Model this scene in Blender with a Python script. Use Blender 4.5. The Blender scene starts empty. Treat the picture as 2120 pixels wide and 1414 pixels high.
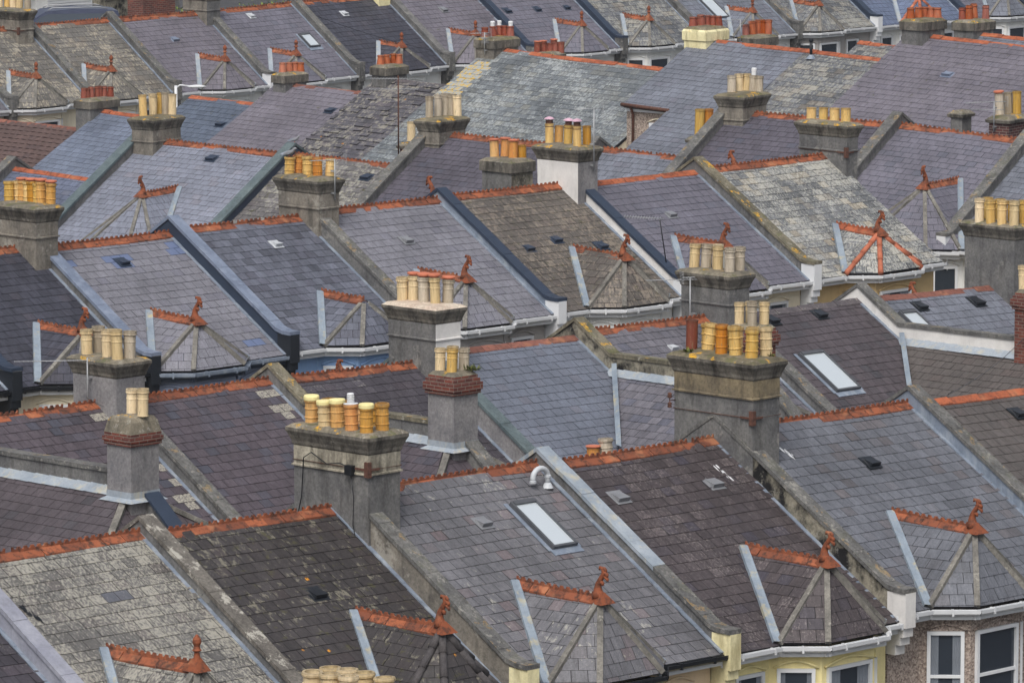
import bpy, math, random
from mathutils import Vector
R = math.radians
rnd = random.Random(7)
sc = bpy.context.scene
COL = sc.collection

# ------------------------------------------------------------------ camera, world, sun, exposure
F = 12000.0; CX, CY = 1060.0, 707.0; HZ = 27.0; DEL = math.atan(1644 / F)
cam_d = bpy.data.cameras.new('camera'); cam = bpy.data.objects.new('camera', cam_d); COL.objects.link(cam)
cam.location = (0, 0, HZ); cam.rotation_euler = (math.pi / 2 - DEL, 0, 0)
cam_d.sensor_width = 36; cam_d.lens = F / 2120 * 36; cam_d.clip_start = 1; cam_d.clip_end = 3000
sc.camera = cam
SUN_EL, SUN_AZ = R(54), R(192)          # azimuth the light comes from, clockwise from +Y
w = bpy.data.worlds.new('World'); sc.world = w; w.use_nodes = True
nt = w.node_tree; bg = nt.nodes['Background']
sky = nt.nodes.new('ShaderNodeTexSky'); sky.sky_type = 'NISHITA'; sky.sun_disc = False
sky.sun_elevation = SUN_EL; sky.sun_rotation = SUN_AZ; sky.air_density = 1.0; sky.dust_density = 5.0
hsv = nt.nodes.new('ShaderNodeHueSaturation'); hsv.inputs['Saturation'].default_value = .45      # cloud cover greys the sky light
nt.links.new(sky.outputs[0], hsv.inputs['Color']); nt.links.new(hsv.outputs[0], bg.inputs[0]); bg.inputs[1].default_value = 0.115
sd = bpy.data.lights.new('sun', 'SUN'); sd.energy = 1.3; sd.angle = R(28); sd.color = (1.0, 0.97, 0.93)
sun = bpy.data.objects.new('sun', sd); COL.objects.link(sun)
to_sun = Vector((math.sin(SUN_AZ) * math.cos(SUN_EL), math.cos(SUN_AZ) * math.cos(SUN_EL), math.sin(SUN_EL)))
sun.rotation_euler = (-to_sun).to_track_quat('-Z', 'Y').to_euler()
sc.view_settings.view_transform = 'Standard'; sc.view_settings.look = 'None'
sc.view_settings.exposure = 0.50; sc.view_settings.gamma = 1.0

# ------------------------------------------------------------------ pixel <-> place (photo is 2120 wide)
def ray(x, y):
    cd, sn = math.cos(DEL), math.sin(DEL)
    rx, ru = (x - CX) / F, (CY - y) / F
    return Vector((rx, cd + ru * sn, -sn + ru * cd))
CAM = Vector((0, 0, HZ))
def prj(P):
    d = P - CAM; cd, sn = math.cos(DEL), math.sin(DEL)
    f = d.y * cd - d.z * sn; u = d.y * sn + d.z * cd
    return (CX + F * d.x / f, CY - F * u / f)
def hit(x, y, Q, N):
    r = ray(x, y); return CAM + r * ((Q - CAM).dot(N) / r.dot(N))

# ------------------------------------------------------------------ materials
def lin(c):
    return tuple(((v / 255) / 12.92 if v / 255 <= .04045 else ((v / 255 + .055) / 1.055) ** 2.4) for v in c) + (1,)
def nn(t, kind, **kw):
    n = t.nodes.new(kind)
    for k, v in kw.items():
        if k in n.inputs.keys(): n.inputs[k].default_value = v
        else: setattr(n, k, v)
    return n
def base_mat(name, rough=.8):
    m = bpy.data.materials.new(name); m.use_nodes = True
    t = m.node_tree; b = t.nodes['Principled BSDF']; b.inputs['Roughness'].default_value = rough
    b.inputs['Specular IOR Level'].default_value = .35
    return m, t, b
def mixc(t, fac, a, b, mode='MIX'):
    n = t.nodes.new('ShaderNodeMix'); n.data_type = 'RGBA'; n.blend_type = mode; n.clamp_factor = True
    for s, v in ((0, fac), (6, a), (7, b)):
        if isinstance(v, bpy.types.NodeSocket): t.links.new(v, n.inputs[s])
        else: n.inputs[s].default_value = v
    return n.outputs[2]
def rng_(t, v, a, b, c=0., d=1.):
    n = t.nodes.new('ShaderNodeMapRange'); t.links.new(v, n.inputs[0])
    for i, x in enumerate((a, b, c, d)): n.inputs[i + 1].default_value = x
    return n.outputs[0]
def mth(t, op, a, b=0.):
    n = t.nodes.new('ShaderNodeMath'); n.operation = op
    for i, v in enumerate((a, b)):
        if isinstance(v, bpy.types.NodeSocket): t.links.new(v, n.inputs[i])
        else: n.inputs[i].default_value = v
    return n.outputs[0]
def noise(t, vec, scale, detail=3, rough=.55, stretch=None):
    if stretch:
        mp = t.nodes.new('ShaderNodeMapping'); t.links.new(vec, mp.inputs[0]); mp.inputs['Scale'].default_value = stretch; vec = mp.outputs[0]
    n = nn(t, 'ShaderNodeTexNoise', Scale=scale, Detail=detail, Roughness=rough); t.links.new(vec, n.inputs['Vector'])
    return n.outputs['Fac']
def attr(t, name):
    n = t.nodes.new('ShaderNodeAttribute'); n.attribute_name = name; return n.outputs['Fac']
def grey(v): return (v, v, v, 1)

def slate_mat(name, c, c2=None, var=.35, tint=.3, lich=0., lcol=(180, 178, 165), lscale=7, spots=0., streak=.25, rough=.55, moss=0., dark=0.):
    m, t, b = base_mat(name, rough)
    uv = t.nodes.new('ShaderNodeUVMap').outputs[0]
    calm = lambda k: tuple(x + (sum(k) / 3 - x) * .28 for x in k)
    cool = lambda k: tuple(x * f for x, f in zip(lin(calm(k))[:3], (.82, .84, .84) if k[2] > k[0] else (.88, .86, .85))) + (1,)
    c = cool(c); c2 = cool(c2) if c2 else (c[0] * 1.05, c[1] * .98, c[2] * .98, 1)
    var *= .8; tint *= .6
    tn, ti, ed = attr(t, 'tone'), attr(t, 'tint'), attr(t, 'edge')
    col = mixc(t, rng_(t, ti, 1 - tint, 1), c, c2)
    v = rng_(t, tn, 0, 1, 1 - var, 1 + var)      # each slate its own shade
    big = rng_(t, noise(t, uv, .55, 4), .3, .7, .80, 1.20)
    v = mth(t, 'MULTIPLY', v, big)
    st = noise(t, uv, 1.6, 4, .6, (9, .9, 1))
    v = mth(t, 'MULTIPLY', v, rng_(t, st, .25, .75, 1 - streak, 1 + streak))
    fine = noise(t, uv, 24, 4, .75)
    v = mth(t, 'MULTIPLY', v, rng_(t, fine, .3, .7, .74, 1.26))
    v = mth(t, 'MULTIPLY', v, rng_(t, noise(t, uv, 5.5, 5, .7, (1.6, .8, 1)), .3, .7, .84, 1.16))
    vc = t.nodes.new('ShaderNodeCombineColor')
    for i in range(3): t.links.new(v, vc.inputs[i])
    col = mixc(t, 1., col, vc.outputs[0], 'MULTIPLY')
    if dark:
        dk = rng_(t, noise(t, uv, 3.1, 5, .7, (1.6, .7, 1)), .58, .66, 0, dark)
        col = mixc(t, dk, col, lin((48, 46, 52)))
    if lich:
        a = noise(t, uv, lscale, 5, .72, (1.5, .8, 1)); bgn = noise(t, uv, .7, 2, .5)
        s = mth(t, 'ADD', mth(t, 'MULTIPLY', a, .75), mth(t, 'MULTIPLY', bgn, .25))
        th = .60 - lich * .16
        s = mth(t, 'ADD', s, mth(t, 'MULTIPLY', mth(t, 'SUBTRACT', tn, .5), .10))
        col = mixc(t, rng_(t, s, th, th + .05, 0, min(.9, .45 + lich * .5)), col, lin(lcol))
    if moss:
        s = noise(t, uv, 4.2, 5, .7)
        col = mixc(t, rng_(t, s, .62 - moss * .1, .66 - moss * .1, 0, .8), col, lin((70, 68, 46)))
    if name.endswith('green_grey'): col = mixc(t, mth(t, 'MULTIPLY', rng_(t, tn, 1.4, 1.6), rng_(t, noise(t, uv, 7, 5, .8), .52, .55)), col, lin((190, 156, 52)))
    else: col = mixc(t, mth(t, 'MULTIPLY', rng_(t, tn, 1.4, 1.6), rng_(t, noise(t, uv, 18, 5, .8), .44, .5)), col, lin((150, 147, 136)))
    col = mixc(t, rng_(t, tn, -.4, -.6), col, lin((94, 106, 134)))
    if spots:
        vo = nn(t, 'ShaderNodeTexVoronoi', Scale=1.9); t.links.new(uv, vo.inputs['Vector'])
        sp = mth(t, 'MULTIPLY', rng_(t, vo.outputs['Distance'], .07, .1, 1, 0), rng_(t, fine, .45, .5))
        s2 = nn(t, 'ShaderNodeSeparateColor'); t.links.new(vo.outputs['Color'], s2.inputs[0])
        sp = mth(t, 'MULTIPLY', sp, rng_(t, s2.outputs[0], 1 - spots, 1.001 - spots))
        col = mixc(t, sp, col, lin((205, 140, 35)))
    col = mixc(t, ed, col, mixc(t, 1., col, grey(.42), 'MULTIPLY'))  # front edges darkened: shadow line under each course put into the slate colour
    t.links.new(col, b.inputs['Base Color'])
    r = rng_(t, noise(t, uv, 5, 3), .3, .7, rough - .12, rough + .15); t.links.new(r, b.inputs['Roughness'])
    bp = nn(t, 'ShaderNodeBump', Strength=.35, Distance=.012); t.links.new(fine, bp.inputs['Height']); t.links.new(bp.outputs[0], b.inputs['Normal'])
    return m

def stone_mat(name, c, c2, stain=(40, 38, 36), st=.4, lich=0., lc=(190, 145, 40), scale=1., rough=.9, spots=0., white=0., bump=.5, sthr=.56, sps=5., spt=.58, fin=.6, stz=(3.2, 3.2, .7)):
    m, t, b = base_mat(name, rough)
    g = t.nodes.new('ShaderNodeNewGeometry').outputs['Position']
    a = noise(t, g, 1.7 * scale, 5, .62)
    col = mixc(t, rng_(t, a, .35, .65), lin(c), lin(c2))
    f = noise(t, g, 16 * scale, 5, .75)
    col = mixc(t, fin, col, mixc(t, rng_(t, f, .32, .68), grey(.5), grey(1.5)), 'MULTIPLY')
    if st:
        s = noise(t, g, 1.3 * scale, 5, .65, stz)
        col = mixc(t, rng_(t, s, sthr - .06, sthr + .12, 0, st), col, lin(stain))
    if spots:
        s = noise(t, g, sps * scale, 5, .75)
        col = mixc(t, rng_(t, s, spt, spt + .05, 0, spots), col, lin((160, 157, 148)))
    if lich:
        s = noise(t, g, 3.3, 4, .6); z = t.nodes.new('ShaderNodeNewGeometry').outputs['Normal']
        sx = t.nodes.new('ShaderNodeSeparateXYZ'); t.links.new(z, sx.inputs[0])
        k = mth(t, 'MULTIPLY', mth(t, 'MULTIPLY', rng_(t, s, .60, .63), rng_(t, f, .42, .5)), rng_(t, sx.outputs[2], .3, .6))
        col = mixc(t, mth(t, 'MULTIPLY', k, lich), col, lin(lc))
        s = noise(t, g, 2.6, 5, .7)
        k = mth(t, 'MULTIPLY', rng_(t, s, .54, .6), rng_(t, sx.outputs[2], .3, .6))
        col = mixc(t, mth(t, 'MULTIPLY', k, lich * .7), col, lin((84, 86, 52)))
    t.links.new(col, b.inputs['Base Color'])
    bp = nn(t, 'ShaderNodeBump', Strength=bump, Distance=.02); t.links.new(f, bp.inputs['Height']); t.links.new(bp.outputs[0], b.inputs['Normal'])
    return m

def terra_mat(name, c, c2, dark=.75):
    m, t, b = base_mat(name, .8)
    g = t.nodes.new('ShaderNodeNewGeometry').outputs['Position']
    tn = attr(t, 'tone')
    col = mixc(t, tn, lin(c), lin(c2))
    a = noise(t, g, 6, 5, .75)
    col = mixc(t, rng_(t, a, .46, .62, 0, dark), col, lin((58, 42, 36)))
    f = noise(t, g, 2.2, 3)
    col = mixc(t, rng_(t, f, .58, .7, 0, .45), col, lin((176, 122, 88)))
    t.links.new(col, b.inputs['Base Color'])
    return m

def pot_mat(name, c, c2=None, soot=.7):
    m, t, b = base_mat(name, .6)
    tc = t.nodes.new('ShaderNodeTexCoord').outputs['Object']
    oi = t.nodes.new('ShaderNodeObjectInfo')
    mp = t.nodes.new('ShaderNodeVectorMath'); mp.operation = 'ADD'; t.links.new(tc, mp.inputs[0])
    sc_ = t.nodes.new('ShaderNodeVectorMath'); sc_.operation = 'SCALE'; sc_.inputs[0].default_value = (13, 7, 5); t.links.new(oi.outputs['Random'], sc_.inputs['Scale'])
    t.links.new(sc_.outputs[0], mp.inputs[1])
    a = noise(t, mp.outputs[0], 1.6, 4, .6, (1, 1, .6))
    col = mixc(t, rng_(t, a, .35, .65), lin(c), lin(c2 or tuple(x * .86 for x in c)))
    hs = t.nodes.new('ShaderNodeHueSaturation'); t.links.new(col, hs.inputs['Color'])
    t.links.new(rng_(t, oi.outputs['Random'], 0, 1, .78, 1.12), hs.inputs['Value']); t.links.new(rng_(t, oi.outputs['Random'], 0, 1, 1.1, .85), hs.inputs['Saturation'])
    col = hs.outputs[0]
    sx = t.nodes.new('ShaderNodeSeparateXYZ'); t.links.new(tc, sx.inputs[0])
    s = noise(t, mp.outputs[0], 1.5, 3, .6, (1, 1, .8))
    k = mth(t, 'MULTIPLY', rng_(t, s, .42, .72), rng_(t, sx.outputs[2], .5, 1., .10, .8))
    col = mixc(t, mth(t, 'MULTIPLY', k, soot), col, lin((70, 62, 48)))
    col = mixc(t, rng_(t, sx.outputs[2], .90, 1.0, 0, .45), col, lin((64, 56, 44)))
    col = mixc(t, mth(t, 'MULTIPLY', rng_(t, noise(t, mp.outputs[0], 4, 4, .7), .55, .65), .5), col, lin((120, 112, 88)))
    t.links.new(col, b.inputs['Base Color'])
    return m
def plain(name, c, rough=.6, metal=0., var=.12, scale=3.):
    m, t, b = base_mat(name, rough); b.inputs['Metallic'].default_value = metal
    g = t.nodes.new('ShaderNodeNewGeometry').outputs['Position']
    a = noise(t, g, scale, 4, .6)
    L = lin(c); col = mixc(t, rng_(t, a, .3, .7), tuple(x * (1 - var) for x in L[:3]) + (1,), tuple(min(1, x * (1 + var)) for x in L[:3]) + (1,))
    t.links.new(col, b.inputs['Base Color'])
    return m
def brick_mat(name, c1, c2, mort, sx=4.4, face=None):
    m, t, b = base_mat(name, .85)
    uv = t.nodes.new('ShaderNodeUVMap').outputs[0]
    br = nn(t, 'ShaderNodeTexBrick', Scale=1.0, Color1=lin(c1), Color2=lin(c2), Mortar=lin(mort))
    br.inputs['Mortar Size'].default_value = .008; br.inputs['Brick Width'].default_value = .23; br.inputs['Row Height'].default_value = .078
    t.links.new(uv, br.inputs['Vector'])
    a = noise(t, uv, 5, 4, .6)
    col = mixc(t, .6, br.outputs[0], mixc(t, rng_(t, a, .3, .7), grey(.6), grey(1.4)), 'MULTIPLY')
    t.links.new(col, b.inputs['Base Color'])
    return m

M = {}
M['base'] = plain('roof_underlay', (34, 32, 36), .9)
M['tc'] = terra_mat('terracotta_ridge', (152, 87, 57), (112, 64, 45), .9)
M['tcplain'] = terra_mat('terracotta_ridge_clean', (166, 92, 60), (142, 76, 50), .6)
M['tcbrown'] = terra_mat('terracotta_ridge_brown', (130, 84, 72), (112, 72, 62), .6)
M['tcfin'] = terra_mat('terracotta_finial', (140, 78, 48), (116, 62, 40), .75)
M['tcnew'] = terra_mat('terracotta_hip_new', (176, 104, 78), (158, 92, 68), .25)
M['greyridge'] = stone_mat('grey_ridge', (92, 86, 88), (70, 66, 70), st=.3, spots=.5)
M['conc'] = stone_mat('coping_concrete', (106, 105, 102), (80, 80, 80), st=.45, fin=.85, lich=.25, spots=.45)
M['concmoss'] = stone_mat('coping_concrete_mossy', (120, 114, 98), (84, 80, 66), st=.5, fin=.85, lich=.9, spots=.6)
M['concwhite'] = stone_mat('coping_concrete_patched', (104, 100, 94), (84, 80, 76), st=.4, fin=.85, spots=.95, sps=2.2, spt=.555)
M['render'] = stone_mat('cement_render', (112, 111, 109), (86, 86, 87), st=.5, spots=.3, sps=1.0, spt=.60)
M['rendwarm'] = stone_mat('cement_render_warm', (128, 122, 112), (100, 96, 90), st=.5, spots=.5, sps=1.1, spt=.56)
M['renddark'] = stone_mat('cement_render_sooty', (146, 140, 124), (116, 112, 100), stain=(20, 19, 20), st=1., sthr=.47, spots=.4, stz=(1.6, 1.6, 1.3))
M['render2'] = stone_mat('cement_render_smooth', (132, 130, 130), (108, 107, 110), st=.3, spots=.1)
M['white'] = stone_mat('white_painted_render', (214, 212, 208), (196, 194, 192), stain=(150, 146, 138), st=.25, bump=.1, fin=.08)
M['cream'] = stone_mat('cream_painted_render', (226, 218, 176), (206, 196, 152), stain=(110, 96, 60), st=.5, bump=.1, lich=.9, fin=.2)
M['lead'] = stone_mat('lead_sheet', (124, 134, 148), (102, 112, 126), stain=(176, 182, 186), st=.4, rough=.5, bump=.15, fin=.25)
M['leadlight'] = stone_mat('lead_sheet_pale', (150, 158, 166), (126, 136, 146), stain=(192, 176, 130), st=.5, rough=.55, bump=.15, fin=.25, sthr=.58)
M['leadvalley'] = stone_mat('lead_valley', (134, 145, 155), (110, 121, 133), stain=(188, 168, 104), st=.55, rough=.55, bump=.15, fin=.25, sthr=.6)
M['leadblue'] = stone_mat('coated_lead_blue', (116, 126, 144), (96, 106, 124), stain=(150, 158, 172), st=.4, rough=.5, bump=.1, fin=.25)
M['leadblack'] = plain('bitumen_cap', (44, 54, 70), .5)
M['leadpale'] = stone_mat('coated_lead_pale', (146, 148, 158), (128, 130, 142), st=.2, rough=.6, bump=.1, fin=.25)
M['leadgreen'] = stone_mat('mineral_felt_green', (92, 104, 106), (74, 86, 90), st=.3, rough=.8)
M['mortar'] = stone_mat('hip_mortar', (122, 119, 112), (92, 90, 86), st=.4, spots=.5)
M['hipdark'] = stone_mat('hip_tile_dark', (78, 74, 74), (62, 60, 62), st=.3)
M['guttw'] = plain('gutter_white', (198, 200, 202), .35, var=.05)
M['guttb'] = plain('gutter_black', (26, 28, 32), .35)
M['black'] = plain('black_plastic', (30, 34, 40), .5)
M['ventgrey'] = plain('vent_grey', (118, 120, 124), .5)
M['frame'] = plain('window_frame_white', (206, 208, 210), .4, var=.04)
M['skyfr'] = plain('skylight_frame', (74, 76, 80), .4)
M['ventpale'] = plain('vent_pale', (178, 182, 186), .5)
M['rust'] = plain('rusty_iron', (84, 56, 46), .8, var=.4, scale=14)
M['alu'] = plain('aluminium', (150, 152, 154), .45, .3)
M['red'] = brick_mat('red_brick', (112, 58, 46), (80, 42, 38), (112, 104, 96))
M['darkbrick'] = brick_mat('sooty_brick', (84, 44, 42), (56, 36, 38), (120, 112, 104))
M['capc'] = stone_mat('flaunching', (128, 120, 104), (92, 88, 78), st=.4, lich=1., spots=.5)
M['capmoss'] = stone_mat('flaunching_mossy', (120, 112, 92), (86, 80, 64), st=.5, lich=1., spots=.4)
M['cappale'] = stone_mat('flaunching_pale', (194, 184, 168), (174, 156, 140), stain=(140, 122, 108), st=.4)
M['corn'] = stone_mat('cornice_weathered', (112, 107, 98), (84, 81, 76), stain=(34, 32, 28), st=.75, spots=.25, sthr=.52)
M['neckpale'] = stone_mat('neck_render_pale', (168, 162, 146), (140, 134, 120), stain=(60, 56, 48), st=.7, sthr=.52)
M['neckwarm'] = stone_mat('neck_render_warm', (128, 116, 92), (98, 90, 76), stain=(44, 40, 36), st=.7)
M['curtain'] = plain('curtain_cloth', (112, 118, 126), .9)
def glass_mat(name, c, rough=.08):
    m, t, b = base_mat(name, rough); b.inputs['Base Color'].default_value = lin(c); b.inputs['Metallic'].default_value = .45; b.inputs['Specular IOR Level'].default_value = 1.0
    return m
M['glass'] = glass_mat('window_glass', (58, 66, 76), .04)
M['skyglass'] = glass_mat('skylight_glass', (218, 226, 230), .2)  # pale base colour stands in for sky reflected in the pane
M['ochre'] = pot_mat('pot_ochre', (206, 158, 84), (186, 134, 60))
M['orange'] = pot_mat('pot_orange', (200, 136, 52), (180, 112, 40), .5)
M['creampot'] = pot_mat('pot_cream', (222, 200, 158), (204, 180, 138), .5)
M['yellow'] = pot_mat('pot_yellow', (214, 180, 110), (196, 156, 84), .5)
M['palepot'] = pot_mat('pot_pale', (190, 178, 158), (160, 148, 130), .6)
M['redpot'] = pot_mat('pot_red', (148, 74, 54), (122, 58, 46), .45)
M['orangepot'] = pot_mat('pot_terracotta', (178, 94, 50), (148, 72, 40), .5)
M['brownpot'] = pot_mat('pot_brown', (124, 62, 42), (104, 50, 36), .3)
M['lid'] = plain('terracotta_lid', (178, 104, 78), .7)
M['lidcream'] = plain('cream_lid', (222, 210, 150), .6)
M['soot'] = plain('soot', (22, 20, 20), .95)
M['pink'] = plain('cowl_metal_pink', (196, 160, 176), .4)
M['asphalt'] = stone_mat('asphalt', (66, 66, 68), (54, 54, 56), st=0, rough=.95)
def pebble(name, c, c2):
    m, t, b = base_mat(name, .95)
    g = t.nodes.new('ShaderNodeNewGeometry').outputs['Position']
    vo = nn(t, 'ShaderNodeTexVoronoi', Scale=30.); t.links.new(g, vo.inputs['Vector'])
    s = t.nodes.new('ShaderNodeSeparateColor'); t.links.new(vo.outputs['Color'], s.inputs[0])
    col = mixc(t, s.outputs[0], lin(c), lin(c2)); t.links.new(col, b.inputs['Base Color'])
    bp = nn(t, 'ShaderNodeBump', Strength=.8, Distance=.02); t.links.new(vo.outputs['Distance'], bp.inputs['Height']); t.links.new(bp.outputs[0], b.inputs['Normal'])
    return m
M['pebble'] = pebble('pebbledash', (112, 98, 90), (182, 168, 156))
for k, c in dict(wcream=(224, 214, 190), wyellow=(238, 224, 164), wpeach=(222, 198, 164), wblue=(140, 170, 208), wlilac=(150, 160, 182), wgrey=(160, 156, 152), wwhite=(224, 224, 220), wtan=(196, 170, 124)).items():
    M[k] = stone_mat('painted_wall_' + k[1:], c, tuple(x * .96 for x in c), stain=tuple(x * .7 for x in c), st=.2, bump=.08, fin=.08)

# slates: one recipe per kind of covering seen
S = {}
def sl(key, *a, **k): S[key] = slate_mat('slate_' + key, *a, **k)
sl('lichen_grey', (98, 97, 95), lich=.7, lcol=(156, 153, 142), dark=.45, lscale=15, var=.25, streak=.3)
sl('dark_mossy', (60, 56, 57), lich=.28, lcol=(132, 128, 112), spots=.35, moss=.25, var=.28)
sl('mid_grey', (104, 102, 108), (112, 100, 104), lich=.05, var=.25, dark=.3)
sl('dark_brown', (70, 62, 65), (66, 60, 72), lich=.28, lcol=(128, 120, 118), lscale=16, var=.25, streak=.35)
sl('blue_grey', (100, 102, 112), (96, 92, 96), var=.25, dark=.3)
sl('plain_brown', (86, 80, 77), var=.15)
sl('purple', (80, 71, 80), (72, 72, 86), var=.25, tint=.5)
sl('purple_dark', (68, 62, 71), var=.3, lich=.1, lscale=20)
sl('purple_brown', (78, 70, 76), (70, 66, 72), var=.2)
sl('smooth_blue', (103, 109, 126), (106, 107, 122), var=.12, streak=.08, rough=.45)
sl('grey_violet', (104, 100, 110), (92, 92, 108), var=.25, streak=.35)
sl('grey_violet_light', (120, 118, 129), (112, 110, 124), var=.16, streak=.15)
sl('night_blue', (62, 62, 76), (70, 66, 78), var=.28, streak=.4)
sl('patchwork', (94, 97, 113), (84, 84, 100), var=.5, tint=.5)
sl('brown_lichen', (92, 86, 80), lich=.5, lcol=(134, 124, 110), lscale=8, var=.18, moss=.15)
sl('light_mottled', (104, 106, 110), (150, 140, 118), var=.4, tint=.4, lich=.68, lcol=(172, 171, 162), lscale=14, dark=.85, spots=.1, streak=.4)
sl('violet_clean', (106, 102, 117), (98, 98, 114), var=.16, streak=.15)
sl('pale_blue', (120, 124, 142), (126, 124, 138), var=.2, streak=.2)
sl('deep_blue', (92, 100, 126), (98, 102, 122), var=.2)
sl('mossy_worn', (104, 102, 104), (92, 88, 92), lich=.55, lcol=(150, 148, 136), var=.35, moss=.35, dark=.4)
sl('violet_dark', (86, 80, 93), (80, 80, 96), var=.22)
sl('steel', (108, 112, 126), (104, 104, 118), var=.22)
sl('slate_blue', (104, 114, 137), (96, 106, 130), var=.16, streak=.12, rough=.45)
sl('slate_blue_spotted', (84, 95, 116), (78, 88, 108), var=.2, moss=.05, rough=.45)
sl('rose_grey', (110, 103, 115), (104, 98, 112), var=.14, moss=.03)
sl('ragged', (84, 80, 88), lich=.55, lcol=(142, 138, 126), lscale=6, var=.35, spots=.3, dark=.6)
sl('green_grey', (104, 110, 116), (116, 120, 116), var=.35, tint=.5, lich=.5, lcol=(158, 162, 160), lscale=9, dark=.7, streak=.35)
sl('worn_mottled', (98, 100, 106), (118, 112, 102), var=.45, tint=.5, lich=.6, lcol=(148, 147, 138), lscale=8, dark=.75, streak=.35)
sl('tan_mossy', (104, 102, 97), (116, 109, 98), var=.3, tint=.5, lich=.45, lcol=(168, 160, 142), dark=.3)
sl('bright_blue', (92, 106, 138), var=.12)
sl('pantile', (92, 70, 66), (80, 62, 62), var=.18, streak=.3, rough=.8)

# ------------------------------------------------------------------ mesh builder
class MB:
    def __init__(s): s.v = []; s.f = []; s.m = []; s.uv = []; s.t = []; s.ti = []; s.e = []; s.sm = []
    def face(s, pts, mat=0, uv=None, tone=.5, tint=.5, edge=0.):
        i = len(s.v); s.v += pts; s.f.append(tuple(range(i, i + len(pts)))); s.m.append(mat)
        if uv is None:
            a = pts[1] - pts[0]; l = a.length or 1; a = a / l
            n = a.cross(pts[-1] - pts[0]); b = n.cross(a); b = b / (b.length or 1)
            if abs(a.z) > .7: a, b = b, a
            uv = [((p - pts[0]).dot(a), (p - pts[0]).dot(b)) for p in pts]
        s.uv += uv; s.t.append(tone); s.ti.append(tint); s.e.append(edge); s.sm.append(False)
    def hexa(s, b, tp, mat=0, tone=.5):      # bottom ring, top ring of four points each
        n = len(b)
        s.face(list(reversed(b)), mat, tone=tone); s.face(list(tp), mat, tone=tone)
        for i in range(n): s.face([b[i], b[(i + 1) % n], tp[(i + 1) % n], tp[i]], mat, tone=tone)
    def box(s, c, ax, ay, az, mat=0, tone=.5):   # centre and three half vectors
        b = [c - ax - ay - az, c + ax - ay - az, c + ax + ay - az, c - ax + ay - az]
        s.hexa(b, [p + az * 2 for p in b], mat, tone)
    def shared(s, verts, faces, mat=0, tone=.5, smooth=True):
        i = len(s.v); s.v += verts
        for f in faces:
            s.f.append(tuple(k + i for k in f)); s.m.append(mat); s.uv += [(0, 0)] * len(f); s.t.append(tone); s.ti.append(.5); s.e.append(0.); s.sm.append(smooth)
    def lathe(s, c, prof, n=16, mat=0, cap=True, tone=.5, ax=None):
        vs = []; fs = []; m_ = 0
        for j in range(len(prof) - 1):
            for r, z in (prof[j], prof[j + 1]):
                for k in range(n):
                    a = 2 * math.pi * k / n; vs.append(c + Vector((r * math.cos(a), r * math.sin(a), z)))
            for k in range(n): fs.append((m_ + k, m_ + (k + 1) % n, m_ + n + (k + 1) % n, m_ + n + k))
            m_ += 2 * n
        if cap: fs.append(tuple(m_ - n + k for k in range(n)))
        s.shared(vs, fs, mat, tone)
    def tube(s, pts, rad, n=8, mat=0, tone=.5):
        if not isinstance(rad, (list, tuple)): rad = [rad] * len(pts)
        vs = []; fs = []; up = Vector((0, 0, 1)); x = None
        for j, p in enumerate(pts):
            d = (pts[min(j + 1, len(pts) - 1)] - pts[max(j - 1, 0)]).normalized()
            if x is None: x = d.cross(up if abs(d.z) < .9 else Vector((1, 0, 0))).normalized()
            else: x = (x - d * x.dot(d)).normalized()
            y = x.cross(d)
            for k in range(n):
                a = 2 * math.pi * k / n; vs.append(p + (x * math.cos(a) + y * math.sin(a)) * rad[j])
        for j in range(len(pts) - 1):
            for k in range(n): fs.append((j * n + k, j * n + (k + 1) % n, (j + 1) * n + (k + 1) % n, (j + 1) * n + k))
        fs.append(tuple(reversed(range(n)))); fs.append(tuple((len(pts) - 1) * n + k for k in range(n)))
        s.shared(vs, fs, mat, tone)
    def build(s, name, mats, parent=None, origin=None):
        if not s.f: return None
        if not isinstance(mats, (list, tuple)): mats = [mats]
        o0 = origin
        if o0 is None:
            o0 = Vector((0, 0, 0)) if parent is None else Vector(parent['_o'])
        me = bpy.data.meshes.new(name)
        me.from_pydata([tuple(p - o0) for p in s.v], [], s.f)
        for m in mats: me.materials.append(m)
        me.polygons.foreach_set('material_index', s.m); me.polygons.foreach_set('use_smooth', s.sm)
        ul = me.uv_layers.new(name='UVMap'); ul.data.foreach_set('uv', [c for q in s.uv for c in q])
        for nm, arr in (('tone', s.t), ('tint', s.ti), ('edge', s.e)):
            at = me.attributes.new(nm, 'FLOAT', 'FACE'); at.data.foreach_set('value', arr)
        me.update()
        o = bpy.data.objects.new(name, me); COL.objects.link(o)
        if parent is not None:
            o.parent = parent; o.location = o0 - Vector(parent['_o'])
        else: o.location = o0
        o['_o'] = tuple(o0)
        return o
def tag(o, label, cat, group=None, kind=None):
    if label: o['label'] = label
    if cat: o['category'] = cat
    if group: o['group'] = group
    if kind: o['kind'] = kind
    return o
def thing(name, loc, label, cat, group=None):
    o = bpy.data.objects.new(name, None); COL.objects.link(o); o.location = loc; o['_o'] = tuple(loc)
    o.empty_display_size = .3
    return tag(o, label, cat, group)

def clip_poly(p, ccw):
    """clip polygon p by convex polygon ccw (2-D)"""
    for i in range(len(ccw)):
        ax, ay = ccw[i]; bx, by = ccw[(i + 1) % len(ccw)]
        out = []; dx, dy = bx - ax, by - ay
        for j in range(len(p)):
            q, r = p[j - 1], p[j]
            sq = dx * (q[1] - ay) - dy * (q[0] - ax); sr = dx * (r[1] - ay) - dy * (r[0] - ax)
            if (sq >= -1e-9) != (sr >= -1e-9):
                k = sq / (sq - sr); out.append((q[0] + (r[0] - q[0]) * k, q[1] + (r[1] - q[1]) * k))
            if sr >= -1e-9: out.append(r)
        p = out
        if len(p) < 3: return []
    return p

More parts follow.
